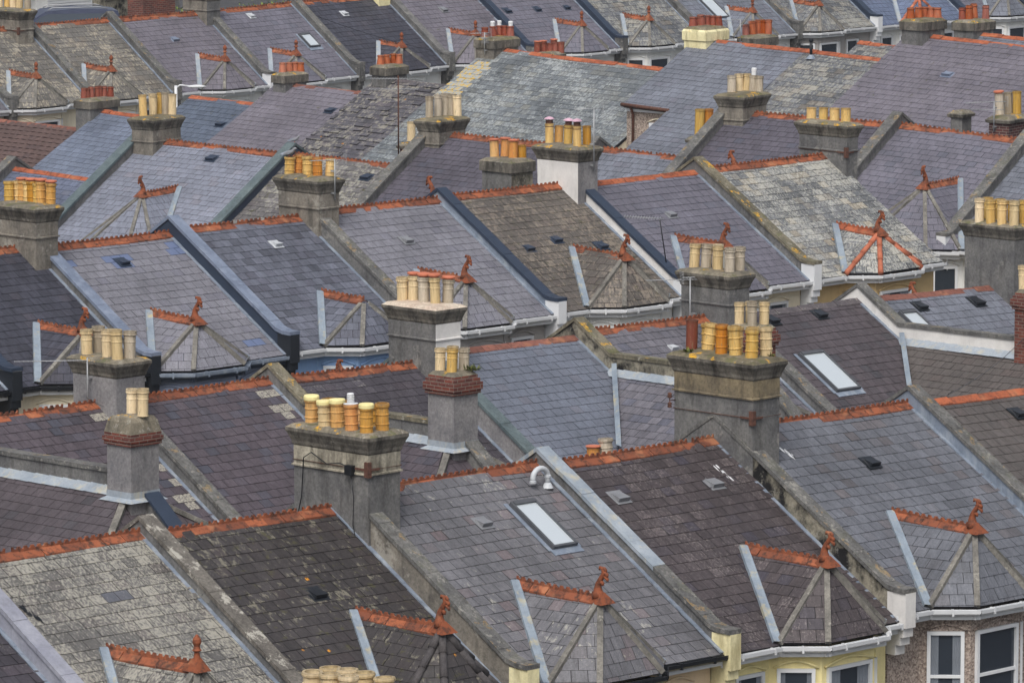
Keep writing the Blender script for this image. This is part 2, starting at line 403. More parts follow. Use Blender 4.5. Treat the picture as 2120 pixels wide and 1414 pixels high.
def slates(mb, O, U, V, poly, e=.255, w=.30, th=.010, patch=(), thick=.09, loose=.0, pan=False, wv=None):
    """lapped slates over a convex polygon given in (u, v); O + u*U + v*V, V downhill"""
    N = U.cross(V)
    if N.z < 0: N = -N
    N.normalize()
    ar = sum(poly[i - 1][0] * poly[i][1] - poly[i][0] * poly[i - 1][1] for i in range(len(poly)))
    if ar < 0: poly = list(reversed(poly))
    us = [p[0] for p in poly]; vs = [p[1] for p in poly]
    u0, u1, v0, v1 = min(us), max(us), min(vs), max(vs)
    ou, ov = rnd.uniform(0, 60), rnd.uniform(0, 60)
    s1, s2, s3 = wv or (rnd.uniform(0, 6), rnd.uniform(0, 6), rnd.uniform(.006, .014))
    wob = lambda u, v: s3 * (math.sin(u * 1.25 + s1) + math.sin(v * 1.6 + s2 + u * .4))
    P = lambda u, v, h: O + U * u + V * v + N * (h + wob(u, v))
    # underlay slab
    top = [O + U * u + V * v + N * -.03 for u, v in poly]; bot = [O + U * u + V * v + N * (-thick - .02) for u, v in poly]
    mb.hexa(bot, top, 1)
    nr = max(1, int(round((v1 - v0) / e)))
    ph = [rnd.uniform(0, 6.28) for _ in range(4)]
    for j in range(nr + 1):
        a, b = v0 + j * e, v0 + (j + 1) * e
        if a >= v1 - .02: break
        off = (j % 2) * w / 2 + rnd.uniform(-.012, .012)
        k = math.floor((u0 - off) / w)
        while True:
            c, d = off + k * w, off + (k + 1) * w; k += 1
            if c > u1: break
            g = .004 + rnd.random() * .003
            cell = [(c + g, a), (d - g, a), (d - g, b), (c + g, b)]
            q = clip_poly(cell, poly)
            if len(q) < 3: continue
            cu, cv = (c + d) / 2, (a + b) / 2
            pt_ = .10 * math.sin(cu * 1.3 + ph[0] + .6 * math.sin(cv + ph[1])) * math.sin(cv * .9 + ph[2])
            tone = min(1, max(0, rnd.gauss(.5, .17) + pt_)); tint = rnd.random()
            for (pu0, pv0, pu1, pv1, tv) in patch:
                if pu0 <= cu <= pu1 and pv0 <= cv <= pv1: tone = tv; tint = .5
            hb = th * rnd.uniform(.75, 1.35) + (rnd.random() < loose) * .03
            if pan:
                n_ = 6; du = (d - c) / n_
                for z in range(n_):
                    x0, x1 = c + du * z, c + du * (z + 1)
                    h0, h1 = .018 * math.sin(math.pi * z / n_), .018 * math.sin(math.pi * (z + 1) / n_)
                    mb.face([P(x0, a, h0 + .004), P(x1, a, h1 + .004), P(x1, b, h1 + hb + .015), P(x0, b, h0 + hb + .015)], 0, [(x0, a), (x1, a), (x1, b), (x0, b)], tone, tint)
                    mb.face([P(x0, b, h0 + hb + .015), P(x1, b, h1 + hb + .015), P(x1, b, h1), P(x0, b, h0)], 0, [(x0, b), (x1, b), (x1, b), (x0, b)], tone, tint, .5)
                continue
            tl = rnd.uniform(-.003, .003)
            H = lambda u, v: .003 + (hb + (tl if u > cu else -tl)) * (v - a) / e
            mb.face([P(u, v, H(u, v)) for u, v in q], 0, [(u + ou, v + ov) for u, v in q], tone, tint)
            for i in range(len(q)):
                r, s_ = q[i - 1], q[i]
                if abs(r[1] - s_[1]) < 1e-6 and r[1] > a + .02:
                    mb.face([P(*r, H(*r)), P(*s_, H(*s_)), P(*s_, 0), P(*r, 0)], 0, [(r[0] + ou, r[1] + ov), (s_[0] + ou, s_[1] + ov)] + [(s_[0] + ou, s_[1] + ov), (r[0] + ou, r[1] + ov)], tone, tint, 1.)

def facet(mb, pts, **k):
    """slated facet through 3-D points (first three give the plane)"""
    N = (pts[1] - pts[0]).cross(pts[2] - pts[0]).normalized()
    if N.z < 0: N = -N
    V = (Vector((0, 0, -1)) + N * N.z).normalized(); U = N.cross(V)
    O = pts[0]
    slates(mb, O, U, V, [((p - O).dot(U), (p - O).dot(V)) for p in pts], **k)

def ridge_run(mb, P0, P1, d1, d2, crest=True, wing=.20, seg=.46, rise=.02, ch=.075, pitch=.155, half=False):
    a = P1 - P0; L = a.length; a = a / L
    up = Vector((0, 0, 1)); n = max(1, int(round(L / seg))); sg = L / n
    for i in range(n):
        j = rnd.uniform(-.010, .012) - .022 * math.sin(math.pi * (i + .5) / n); tone = rnd.random()
        A = P0 + a * (i * sg + .006) + up * (rise + j); B = P0 + a * ((i + 1) * sg - .006) + up * (rise + j + rnd.uniform(-.006, .006))
        for d in (d1, d2):
            nn_ = up * .025
            if half:
                m1 = (d * .55 + up * .12) * wing; A1, B1 = A + m1, B + m1
                mb.face([A, B, B1, A1], 0, tone=tone); mb.face([A1, B1, B + d * wing, A + d * wing], 0, tone=tone)
            else: mb.face([A, B, B + d * wing, A + d * wing], 0, tone=tone)
            A2, B2 = A + d * wing, B + d * wing
            mb.face([A2, B2, B2 - nn_ * 1.6, A2 - nn_ * 1.6], 0, tone=min(1, tone + .3))
        for X, s_ in ((A, 1), (B, -1)):
            mb.face([X, X + d1 * wing, X - up * .05, X + d2 * wing], 0, tone=tone)
    if crest:
        nt_ = max(2, int(round(L / pitch))); pp = L / nt_
        side = a.cross(up).normalized() * .014; rr = .30 * pp
        xs = [0, .5 - .30, .5 - .27, .5 - .18, .5, .5 + .18, .5 + .27, .5 + .30, 1]
        hs = []
        for x in xs:
            q = rr * rr - ((x - .5) * pp) ** 2
            hs.append(ch - (math.sqrt(q) if q > 0 else 0))
        for t_ in range(nt_):
            tone = rnd.random() * .8 + .1
            if rnd.random() < .03: continue
            for i in range(len(xs) - 1):
                x0, x1 = (t_ + xs[i]) * pp, (t_ + xs[i + 1]) * pp
                h0, h1 = max(.012, hs[i]), max(.012, hs[i + 1])
                sg_ = -.022 * math.sin(math.pi * (t_ + .5) / nt_); q0, q1 = P0 + a * x0 + up * (rise + sg_), P0 + a * x1 + up * (rise + sg_)
                f = [q0 - side - up * .02, q1 - side - up * .02, q1 - side + up * h1, q0 - side + up * h0]
                bk = [p + side * 2 for p in f]
                mb.face(f, 0, tone=tone); mb.face(list(reversed(bk)), 0, tone=tone); mb.face([f[3], f[2], bk[2], bk[3]], 0, tone=tone)

# ------------------------------------------------------------------ rows
class Row:
    def __init__(s, al, x0, y0, D, tan, pe, prear=None, zg=8.7, tanr=None):
        s.al = R(al); s.a = Vector((math.cos(s.al), math.sin(s.al), 0)); s.n = Vector((math.sin(s.al), -math.cos(s.al), 0))
        r = ray(x0, y0); s.Q = CAM + r * (D / r.y); s.t = tan; s.pe = pe; s.pr = prear or pe; s.zg = zg
ROWS = dict(
    A=Row(46, 700, 1045, 104, .63, 4.75, 3.8),
    R=Row(46, 700, 765, 127, .63, 5.2, 4.0),
    S=Row(46, 700, 430, 144, .63, 4.1, 3.2),
    T=Row(-34, 1060, 300, 174.5, .53, 5.4, 4.2),
    U=Row(-40, 1060, 100, 193, .50, 7.2, 4.2),
    W=Row(-40, 1060, 60, 206, .50, 4.5, 4.0),
    C=Row(47.5, 300, 35, 222, .72, 3.6, 3.6),
    Z=Row(46, 700, 1520, 84, .63, 4.6, 3.8))
BASES = []

class House:
    def __init__(h, row, x0, y0, x1, y1, mat, label, cat='house', group=None, wall='wcream', ridge='tc', crest=True,
                 pl=None, flash='lead', gut='guttw', patch=(), verge=False, eave=True, e=.255, w=.30, rearmat=None, wins=True, loose=0., pan=False, name='terraced_house', pe=None, notch=None, patchpx=()):
        r = h.r = ROWS[row]; h.row = row
        h.P = hit(x0, y0, r.Q, r.n); h.P1 = hit(x1, y1, r.Q, r.n)
        h.W = math.hypot((h.P1 - h.P).x, (h.P1 - h.P).y); h.a = (h.P1 - h.P) / h.W   # unit along ground, carries the small fall of the ridge
        h.t, h.n, h.pe = r.t, r.n, pe or r.pe; h.wall = wall; h.gut = gut; h.wins = wins
        base = h.P + r.a * (h.W / 2); base.z = min(h.P.z, h.P1.z) - r.zg
        h.base = base; BASES.append(base.copy())
        h.o = thing(name, base, label, cat, group or 'slate roofed terraced houses')
        h.smat = S[mat]; h.cos = 1 / math.sqrt(1 + h.t ** 2)
        h.V = Vector((h.n.x, h.n.y, -h.t)) * h.cos; h.Vr = Vector((-h.n.x, -h.n.y, -h.t)) * h.cos
        h.pw = .27 if pl else 0.
        h.e, h.wd = e, w
        # roof: front slope, rear slope
        patch = list(patch)
        for (qx, qy, au, av, tv) in patchpx:
            u_, p_ = h.cast(qx, qy); k_ = p_ / h.cos; patch.append((u_ - au, k_ - av, u_ + au, k_ + av, tv))
        mb = MB(); o = h.pt(0, 0, -.045); ln = h.pe / h.cos
        if notch:
            nu_, nc = notch[0], notch[1] / h.cos
            slates(mb, o, h.a, h.V, [(h.pw, .05), (nu_, .05), (nu_, nc), (h.pw, nc)], e=e, w=w, wv=(1, 2, .008))
            slates(mb, o, h.a, h.V, [(nu_, .05), (h.W - .01, .05), (h.W - .01, ln), (nu_, ln)], e=e, w=w, wv=(1, 2, .008))
        else: slates(mb, o, h.a, h.V, [(h.pw, .05), (h.W - .01, .05), (h.W - .01, ln), (h.pw, ln)], e=e, w=w, patch=patch, loose=loose, pan=pan)
        lr = r.pr / h.cos
        slates(mb, o, h.a, h.Vr, [(h.pw, .05), (h.W - .01, .05), (h.W - .01, lr), (h.pw, lr)], e=.3, w=.5)
        h.roof = mb.build('roof', [h.smat, M['base']], h.o)
        mb = MB(); ridge_run(mb, h.pt(h.pw, 0, -.03), h.pt(h.W - .01, 0, -.03), h.V, h.Vr, crest=crest)
        mb.build('ridge_tiles', M[ridge], h.roof)
        # walls
        mb = MB(); zb = base.z; i = .03
        def low(p): q = p.copy(); q.z = zb; return q
        ye, yr = h.pe - .32, r.pr - .25
        w0 = notch[0] if notch else i
        A = [h.pt(w0, ye, -ye * h.t - .16), h.pt(h.W - i, ye, -ye * h.t - .16)]
        B = [h.pt(i, -yr, -yr * h.t - .16), h.pt(h.W - i, -yr, -yr * h.t - .16)]
        rd = [h.pt(i, 0, -.18), h.pt(h.W - i, 0, -.18)]
        mb.face([low(A[0]), low(A[1]), A[1], A[0]]); mb.face([low(B[1]), low(B[0]), B[0], B[1]])
        A0 = A[0] if not notch else h.pt(i, notch[1] - .2, -(notch[1] - .2) * h.t - .16)
        mb.face([low(A0), A0, h.pt(i, 0, -.18), B[0], low(B[0])]); mb.face([low(A[1]), low(B[1]), B[1], rd[1], A[1]])
        mb.build('wall', M[wall], h.o)
        if notch: h.cut(*notch)
        if pl: h.parapet(**pl)
        if flash:
            mb = MB()
            k = 0.
            while k < ln - .02:      # short lapped lead pieces up the verge
                k2 = min(k + .55, ln)
                p = [h.on(h.W - .09, k, .026), h.on(h.W + .002, k, .026), h.on(h.W + .002, k2, .034), h.on(h.W - .09, k2, .034)]
                mb.face(p, tone=rnd.random()); mb.face([p[0] - Vector((0, 0, .03)), p[0], p[3], p[3] - Vector((0, 0, .03))]); mb.face([p[3], p[2], p[2] - Vector((0, 0, .012)), p[3] - Vector((0, 0, .012))])
                k = k2
            mb.build('flashing', M[flash], h.roof)
        h.bayspan = None
    def cut(h, nu_, pc):      # roof stops short here and a pebbledashed back wall shows
        mb = MB(); y = pc - .2; zt = -pc * h.t - .08
        q = [h.pt(.0, y, zt), h.pt(nu_ + .02, y, zt)]; lo = [x.copy() for x in q]
        for x in lo: x.z = h.base.z
        mb.face([lo[0], lo[1], q[1], q[0]])
        e_ = h.pt(nu_ + .02, h.pe - .32, -h.pe * h.t); e2 = h.pt(nu_ + .02, h.pe - .32, h.base.z - h.P.z); mb.face([lo[1], e2, e_, q[1]])
        mb.build('rear_wall', M['pebble'], h.o)
        mb = MB(); mb.box((q[0] + q[1]) / 2 + h.n * .04 - Vector((0, 0, .06)), h.r.a * (nu_ / 2), h.n * .03, Vector((0, 0, .09))); mb.build('fascia', M['frame'], h.o)
        mb = MB(); mb.tube([h.pt(-.05, pc + .02, zt + .04), h.pt(nu_ + .05, pc + .02, zt + .02)], .06, 8); mb.tube([h.pt(.3, pc + .0, zt), h.pt(.3, y + .06, zt - .25), h.pt(.3, y + .06, zt - 4)], .045, 8); mb.build('gutter', M['rust'], h.o)
        h.window(h.pt(0, y, zt), h.r.a, h.n, nu_ * .52, nu_ * .52 + .75, -1.5, -.5)
    def pt(h, u, p, z): return h.P + h.a * u + h.n * p + Vector((0, 0, z))
    def on(h, u, k, up=0.):     # k metres down the slope
        p = h.P + h.a * u + h.V * k; p.z += -.045 + up; return p
    def cast(h, x, y, up=0.):   # pixel -> (u, p) on the front slope
        N = h.a.cross(h.V).normalized(); Q = h.pt(0, 0, up - .045); X = hit(x, y, Q, N) - Q
        k = X.dot(h.n); u = (X - h.n * k).dot(Vector((h.r.a.x, h.r.a.y, 0)))
        return u, k
    def gutters(h):
        g = .06; z = -h.pe * h.t - .11
        segs = []
        if h.bayspan:
            uc, hw, hw2, d = h.bayspan
            E = [(0, h.pe), (uc - hw, h.pe), (uc - hw2, h.pe + d), (uc + hw2, h.pe + d), (uc + hw, h.pe), (h.W, h.pe)]
            if E[1][0] < .05: E.pop(0)
            if E[-2][0] > h.W - .05: E.pop(-1)
        else: E = [(0, h.pe), (h.W, h.pe)]
        pts = [h.pt(u, p + g, z) for u, p in E]
        mb = MB()
        for i in range(len(pts) - 1):
            A, B = pts[i], pts[i + 1]; a = (B - A).normalized(); s = a.cross(Vector((0, 0, 1))).normalized()
            if s.dot(h.n) < 0: s = -s
            prof = [(-.06, .05), (-.055, -.02), (-.02, -.055), (.02, -.055), (.055, -.02), (.06, .05), (.045, .05), (.03, -.02), (-.03, -.02), (-.045, .05)]
            for j in range(len(prof)):
                q, r_ = prof[j - 1], prof[j]
                mb.face([A + s * q[0] + Vector((0, 0, q[1])), B + s * q[0] + Vector((0, 0, q[1])), B + s * r_[0] + Vector((0, 0, r_[1])), A + s * r_[0] + Vector((0, 0, r_[1]))])
            k = .4
            while k < (B - A).length:     # joints and brackets
                mb.box(A + a * k, a * .02, s * .066, Vector((0, 0, .062))); k += .9
        mb.build('gutter', M[h.gut], h.o)
        mb = MB()
        for i in range(len(pts) - 1):   # fascia
            A, B = pts[i], pts[i + 1]; a = (B - A).normalized(); s = a.cross(Vector((0, 0, 1))).normalized()
            if s.dot(h.n) < 0: s = -s
            c = (A + B) / 2 - s * .10 + Vector((0, 0, -.06)); mb.box(c, a * ((B - A).length / 2 + .03), s * .02, Vector((0, 0, .09)))
            c = (A + B) / 2 - s * .20 + Vector((0, 0, -.145)); mb.box(c, a * ((B - A).length / 2), s * .11, Vector((0, 0, .012)))
        mb.build('fascia', M['leadblack' if h.gut == 'lead' else 'frame'], h.o)
    def window(h, A, a, s, u0, u1, z0, z1):
        """sash window on the wall through A running along a (unit), s outward; z below the eaves"""
        up = Vector((0, 0, 1)); c = A + a * ((u0 + u1) / 2) + up * ((z0 + z1) / 2); hw, hh = (u1 - u0) / 2, (z1 - z0) / 2
        mb = MB()
        for sx in (-1, 1): mb.box(c + a * (sx * (hw - .035)) + s * .02, a * .035, s * .05, up * hh)
        for k in (-1, 1): mb.box(c + up * (k * (hh - .035)) + s * .02, a * (hw - .07), s * .048, up * .035)
        mb.box(c - up * .05 + s * .015, a * (hw - .07), s * .04, up * .03)
        mb.box(c - up * (hh + .03) + s * .06, a * (hw + .05), s * .09, up * .03)
        # arched head moulding
        arch = [A + a * (u0 - .06 + (u1 - u0 + .12) * i / 8) + s * .03 + up * (z1 + .02 + .12 * math.sin(math.pi * i / 8)) for i in range(9)]
        mb.tube(arch, .025, 6, 1)
        fr = mb.build('window', [M['frame'], M[h.wall]], h.o)
        mb = MB(); mb.box(c + s * .0, a * (hw - .06), s * .012, up * (hh - .06)); mb.build('pane', M['glass'], fr)
        if h.row != 'C' and rnd.random() < .75:      # drapes gathered at the sides
            mb = MB(); wv_ = rnd.uniform(.14, .32) * (hw - .06) * 2
            for sd_ in (-1, 1):
                n_ = 8; q = [c + a * (sd_ * (hw - .06 - wv_ * k / n_)) + s * (.016 + .012 * (k % 2)) for k in range(n_ + 1)]
                for k in range(n_):
                    g_ = (hh - .065); sl_ = up * (g_ * .0); mb.face([q[k] - up * g_, q[k + 1] - up * g_ * (1 - .25 * k / n_), q[k + 1] + up * g_, q[k] + up * g_])
            mb.build('curtain', M['curtain'], fr)
    def parapet(h, cap='conc', face='render', foot='white', hh=.31, th=.27, bend=None, over=.035, side=0, foothk=.95, capmat2=None, full=True):
        """party wall rising through the roof at the left edge (u 0..th)"""
        t = h.t; mb = MB(); mc = MB(); u0, u1 = (0, th) if not side else (h.W, h.W + th)
        pr = h.r.pr
        if bend is None:
            pe = h.pe
            top = [(-pr, -pr * t + hh), (0, hh + .02), (pe - .55, -(pe - .55) * t + hh)]
            zf = -(pe - .55) * t + hh
            top += [(pe - .35, zf - .13), (pe - .12, zf - .19), (pe + .16, zf - .20)]
            bot = [(-pr, -pr * t - .3), (0, -.3), (pe - .55, -(pe - .55) * t - .3), (pe - .35, -(pe - .35) * t - .3), (pe - .12, -pe * t - .3), (pe + .13, -pe * t - .3)]
        else:
            pb, p2, tail = bend
            top = [(-pr, -pr * t + hh), (0, hh + .02), (pb, -pb * t + hh), (p2, -pb * t + hh)]
            bot = [(-pr, -pr * t - .3), (0, -.3), (pb, -pb * t - .3), (p2, -pb * t - .5)]
        def ext(mb, top, bot, a_, b_):
            for i in range(len(top) - 1):
                T0, T1, B0, B1 = top[i], top[i + 1], bot[i], bot[i + 1]
                for u, fl in ((a_, 0), (b_, 1)):
                    q = [h.pt(u, *B0), h.pt(u, *B1), h.pt(u, *T1), h.pt(u, *T0)]
                    mb.face(q if fl else list(reversed(q)))
                mb.face([h.pt(a_, *T0), h.pt(a_, *T1), h.pt(b_, *T1), h.pt(b_, *T0)])
                mb.face([h.pt(a_, *B0), h.pt(b_, *B0), h.pt(b_, *B1), h.pt(a_, *B1)])
            for i in (0, -1): mb.face([h.pt(a_, *top[i]), h.pt(b_, *top[i]), h.pt(b_, *bot[i]), h.pt(a_, *bot[i])])
        ct = .075
        ext(mb, [(p, z - ct) for p, z in top], bot, u0 + over * .0, u1)
        par = mb.build('parapet', M[face], h.o)
        # coping laid in lengths with tight joints
        T = top; i_seg = []
        for i in range(len(T) - 1):
            L = math.dist(T[i], T[i + 1]); n = max(1, int(round(L / .75)))
            for k in range(n):
                f0, f1 = k / n, (k + 1) / n
                i_seg.append(((T[i][0] + (T[i + 1][0] - T[i][0]) * f0, T[i][1] + (T[i + 1][1] - T[i][1]) * f0), (T[i][0] + (T[i + 1][0] - T[i][0]) * f1, T[i][1] + (T[i + 1][1] - T[i][1]) * f1)))
        for q, r_ in i_seg:
            j = rnd.uniform(-.006, .006); q, r_ = (q[0], q[1] + j), (r_[0], r_[1] + j)
            dx, dz = r_[0] - q[0], r_[1] - q[1]; l = math.hypot(dx, dz) or 1
            q2, r2 = (q[0] + dx / l * .004, q[1] + dz / l * .004), (r_[0] - dx / l * .004, r_[1] - dz / l * .004)
            v_ = 1 if (capmat2 and q[0] > capmat2[0]) else 0
            tp = [h.pt(u0 - over, *q2), h.pt(u1 + over, *q2), h.pt(u1 + over, *r2), h.pt(u0 - over, *r2)]
            b_ = [p - Vector((0, 0, ct + .012)) for p in tp]
            mc.hexa(b_, tp, v_)
        mc.build('coping', [M[cap], M[capmat2[1] if capmat2 else cap]], par)
        if bend is None and foot:
            mb = MB(); pe = h.pe; zt = top[-1][1] - ct - .01; zb_ = -pe * t - .12
            def blk(p0, p1, za, zb2, o_=.012):
                q = [h.pt(u0 - o_, p0, zb2), h.pt(u1 + o_, p0, zb2), h.pt(u1 + o_, p1, zb2), h.pt(u0 - o_, p1, zb2)]
                mb.hexa(q, [x + Vector((0, 0, za - zb2)) for x in q])
            blk(pe - .30, pe + .16, zt, zb_ - .18); blk(pe - .31, pe + .10, zb_ - .18, zb_ - .36); blk(pe - .33, pe + .02, zb_ - .36, zb_ - .52, .008); blk(pe - .34, pe - .1, zb_ - .52, zb_ - .72, .004)
            mb.build('kneeler', M[foot], par)
        return par
    def bay(h, v0, f0, hip='mortar', crest=True, finial='horn', hw=1.5, hw2=.83, d=.62, ridge='tc', valley='leadvalley', mat=None, wall=True):
        """hipped roof over the canted bay window, its ridge running out from the main slope"""
        u, p0 = h.cast(*v0); z0 = -p0 * h.t - .02
        fx = hit(f0[0], f0[1], h.pt(u, 0, 0), h.r.a)
        pF = (fx - h.P).dot(h.n); zF = (fx.z - (h.P + h.a * u).z)
        zF = z0 + max(-.08, min(.08, zF - z0))
        pF = min(pF, h.pe - .15)
        ze = -h.pe * h.t - .02
        V0, Fp = h.pt(u, p0, z0), h.pt(u, pF, zF)
        E = [h.pt(u - hw, h.pe, ze), h.pt(u - hw2, h.pe + d, ze), h.pt(u + hw2, h.pe + d, ze), h.pt(u + hw, h.pe, ze)]
        up = Vector((0, 0, .02))
        mb = MB()
        for q in ((V0, Fp, E[0]), (Fp, E[0], E[1]), (Fp, E[1], E[2]), (Fp, E[2], E[3]), (V0, Fp, E[3])):
            facet(mb, [x + up for x in q], e=h.e * .95, w=h.wd, thick=.05)
        br = mb.build('bay_roof', [S[mat] if mat else h.smat, M['base']], h.o)
        br['label'] = 'hipped slate roof over the bay window'
        mb = MB(); dl = (E[0] - Fp); dr = (E[3] - Fp)
        d1 = (h.a * -1 * hw + Vector((0, 0, ze - zF))).normalized(); d2 = (h.a * hw + Vector((0, 0, ze - zF))).normalized()
        ridge_run(mb, V0 + up * 2.5 - h.n * .02, Fp + up * 2.5, d1, d2, crest=crest, wing=.17, seg=.42)
        mb.build('ridge_tiles', M[ridge], br)
        for i, Ei in enumerate(E):       # hips
            mb = MB(); ax = (Ei - Fp); L = ax.length; ax = ax / L; sd_ = ax.cross(Vector((0, 0, 1))).normalized(); nu = sd_.cross(ax)
            if hip in ('tcnew', 'hipdark'):
                n = max(1, int(L / .42)); sg = L / n
                for k in range(n):
                    A, B = Fp + ax * (k * sg + .005) + nu * (.012 + .0), Fp + ax * ((k + 1) * sg) + nu * .03
                    mb.tube([A, B], [.066, .076], 10, 0, rnd.random())
            else:
                wq = .054; A = Fp + ax * .12; B = Ei - ax * .02
                q = [A - sd_ * wq, A + sd_ * wq, B + sd_ * wq * 1.05, B - sd_ * wq * 1.05]
                mb.hexa([x + nu * -.03 for x in q], [x + nu * .065 for x in q])
            mb.build('hip', M[hip], br)
        for s_, Ei in ((-1, E[0]), (1, E[3])):     # lead valleys
            mb = MB(); A, B = V0 - h.n * .04, Ei.copy(); ax = (B - A).normalized()
            N = h.a.cross(h.V).normalized(); N = N if N.z > 0 else -N; sd_ = ax.cross(N).normalized()
            if sd_.dot(h.a) * s_ < 0: sd_ = -sd_
            Nf = (Fp - V0).cross(Ei - V0).normalized(); Nf = Nf if Nf.z > 0 else -Nf; sf = ax.cross(Nf).normalized()
            if sf.dot(h.a) * s_ > 0: sf = -sf
            L = (B - A).length; n = 4; lift = (N + Nf).normalized() * .075
            for k in range(n):
                l0, l1 = .010, .0
                p, q = A + ax * (L * k / n) + lift + N * l0, A + ax * (L * (k + 1) / n) + lift
                p2, q2 = A + ax * (L * k / n), A + ax * (L * (k + 1) / n)
                o1, o2, o3, o4 = p2 + sd_ * .13 + N * .055, q2 + sd_ * .13 + N * .048, p2 + sf * .085 + Nf * .06, q2 + sf * .085 + Nf * .055
                mb.face([p, o1, o2, q]); mb.face([p, q, o4, o3]); mb.face([o1, o1 - N * .06, o2 - N * .06, o2]); mb.face([o3, o4, o4 - Nf * .06, o3 - Nf * .06])
            mb.build('valley_flashing', M[valley], br)
        if finial: h.finial(br, Fp + up * 2.5, finial)
        h.bayspan = (u, hw, hw2, d)
        if wall:
            mb = MB(); g = .22; zw = ze - .1
            pl = [(-hw + .05, h.pe - .36), (-hw + .1, h.pe - .3), (-hw2 + .08, h.pe + d - g), (hw2 - .08, h.pe + d - g), (hw - .1, h.pe - .3), (hw - .05, h.pe - .36)]
            for i in range(len(pl) - 1):
                a_, b_ = pl[i], pl[i + 1]
                T = [h.pt(u + a_[0], a_[1], zw), h.pt(u + b_[0], b_[1], zw)]; Lw = [x.copy() for x in T]
                for x in Lw: x.z = h.base.z
                mb.face([Lw[0], Lw[1], T[1], T[0]])
            mb.build('bay_wall', M[h.wall], h.o)
            if h.wins:
                for i in (1, 2, 3):
                    a_, b_ = pl[i], pl[i + 1]
                    A, B = h.pt(u + a_[0], a_[1], zw), h.pt(u + b_[0], b_[1], zw); B.z = A.z
                    ax = (B - A); L = ax.length; ax = ax / L; s = ax.cross(Vector((0, 0, 1)))
                    if s.dot(h.n) < 0: s = -s
                    wd = min(.62 if i == 2 else .36, L / 2 - .12)
                    h.window(A, ax, s, L / 2 - wd, L / 2 + wd, -2.05, -.40)
        return br
    def finial(h, parent, P, kind='horn'):
        up = Vector((0, 0, 1)); mb = MB(); n = h.n; fk = .88
        if kind == 'horn':
            # saddle base, then a curling leaf-like horn
            b = [P - n * .26 - h.a * .10, P + n * .20 - h.a * .20, P + n * .20 + h.a * .20, P - n * .26 + h.a * .10]
            b = [x - up * .10 for x in b]; t_ = [P - n * .10 - h.a * .03 + up * .10, P + n * .05 - h.a * .05 + up * .10, P + n * .05 + h.a * .05 + up * .10, P - n * .10 + h.a * .03 + up * .10]
            mb.hexa(b, t_)
            path = [(-.04, .0, .15), (-.06, .10, .11), (-.07, .18, .085), (-.05, .28, .068), (.0, .37, .058), (.07, .46, .055), (.10, .54, .052), (.06, .61, .044), (-.01, .62, .034), (-.03, .57, .02)]
            mb.tube([P + (n * q[0] + up * q[1]) * fk for q in path], [q[2] * .85 for q in path], 12)
            for (x, z, r_) in ((.15, .50, .055), (.16, .41, .05), (.12, .59, .045), (.03, .31, .055)):
                x *= fk; z *= fk; r_ *= .72; mb.tube([P + n * (x - .05) + up * (z + .03), P + n * (x - .01) + up * (z + .02), P + n * (x + .03) + up * (z - .01), P + n * (x + .04) + up * (z - .05)], [r_ * .6, r_, r_ * .9, r_ * .5], 8)
        else:
            b = [P - n * .22 - h.a * .16, P + n * .18 - h.a * .16, P + n * .18 + h.a * .16, P - n * .22 + h.a * .16]; b = [x - up * .1 for x in b]
            c = [P + (n * sx + h.a * sy) * .05 + up * .12 for sx, sy in ((-1, -1), (1, -1), (1, 1), (-1, 1))]
            mb.hexa(b, c)
            mb.lathe(P + up * .08, [(.07, 0), (.05, .08), (.045, .14), (.085, .17), (.06, .2), (.05, .24), (.075, .3), (.07, .36), (.03, .42), (.01, .44)], 12)
        mb.build('finial', M['tcfin'], parent)
    def skylight(h, tl, wm, lm, frame='skyfr'):
        u, p = h.cast(*tl); k = p / h.cos; mb = MB()
        N = h.a.cross(h.V).normalized(); N = N if N.z > 0 else -N
        O = h.on(u, k)
        P = lambda x, y, z: O + h.a * x + h.V * y + N * z
        def bx(x0, x1, y0, y1, z0, z1, m_=0):
            b = [P(x0, y0, z0), P(x1, y0, z0), P(x1, y1, z0), P(x0, y1, z0)]; mb.hexa(b, [q + N * (z1 - z0) for q in b], m_)
        f = .055
        bx(0, f, 0, lm, 0, .11); bx(wm - f, wm, 0, lm, 0, .11); bx(f, wm - f, 0, f * 1.7, 0, .125); bx(f, wm - f, lm - f, lm, 0, .10)
        bx(-.06, wm + .06, lm, lm + .16, .02, .035, 1); bx(-.10, 0, -.05, lm + .02, .018, .03, 1); bx(wm, wm + .1, -.05, lm + .02, .018, .03, 1)
        sk = mb.build('skylight', [M[frame], M['lead']], h.o)
        mb = MB(); bx(f, wm - f, f * 1.7, lm - f, .05, .085); mb.build('pane', M['skyglass'], sk)
    def vent(h, x, y, m='black', sz=.26):
        u, p = h.cast(x, y); k = p / h.cos; N = h.a.cross(h.V).normalized(); N = N if N.z > 0 else -N; O = h.on(u, k)
        P = lambda x, y, z: O + h.a * x + h.V * y + N * z
        mb = MB(); s_ = sz / 2
        b = [P(-s_ - .05, -s_ - .07, .015), P(s_ + .05, -s_ - .07, .015), P(s_ + .05, s_ + .03, .03), P(-s_ - .05, s_ + .03, .03)]; mb.hexa([q - N * .01 for q in b], b)
        b = [P(-s_, -s_, .03), P(s_, -s_, .03), P(s_, s_ * .8, .03), P(-s_, s_ * .8, .03)]
        t_ = [P(-s_ * .9, -s_ * .9, .045), P(s_ * .9, -s_ * .9, .045), P(s_, s_ * .8, .12), P(-s_, s_ * .8, .12)]; mb.hexa(b, t_)
        mb.build('roof_vent', M[m], h.o)
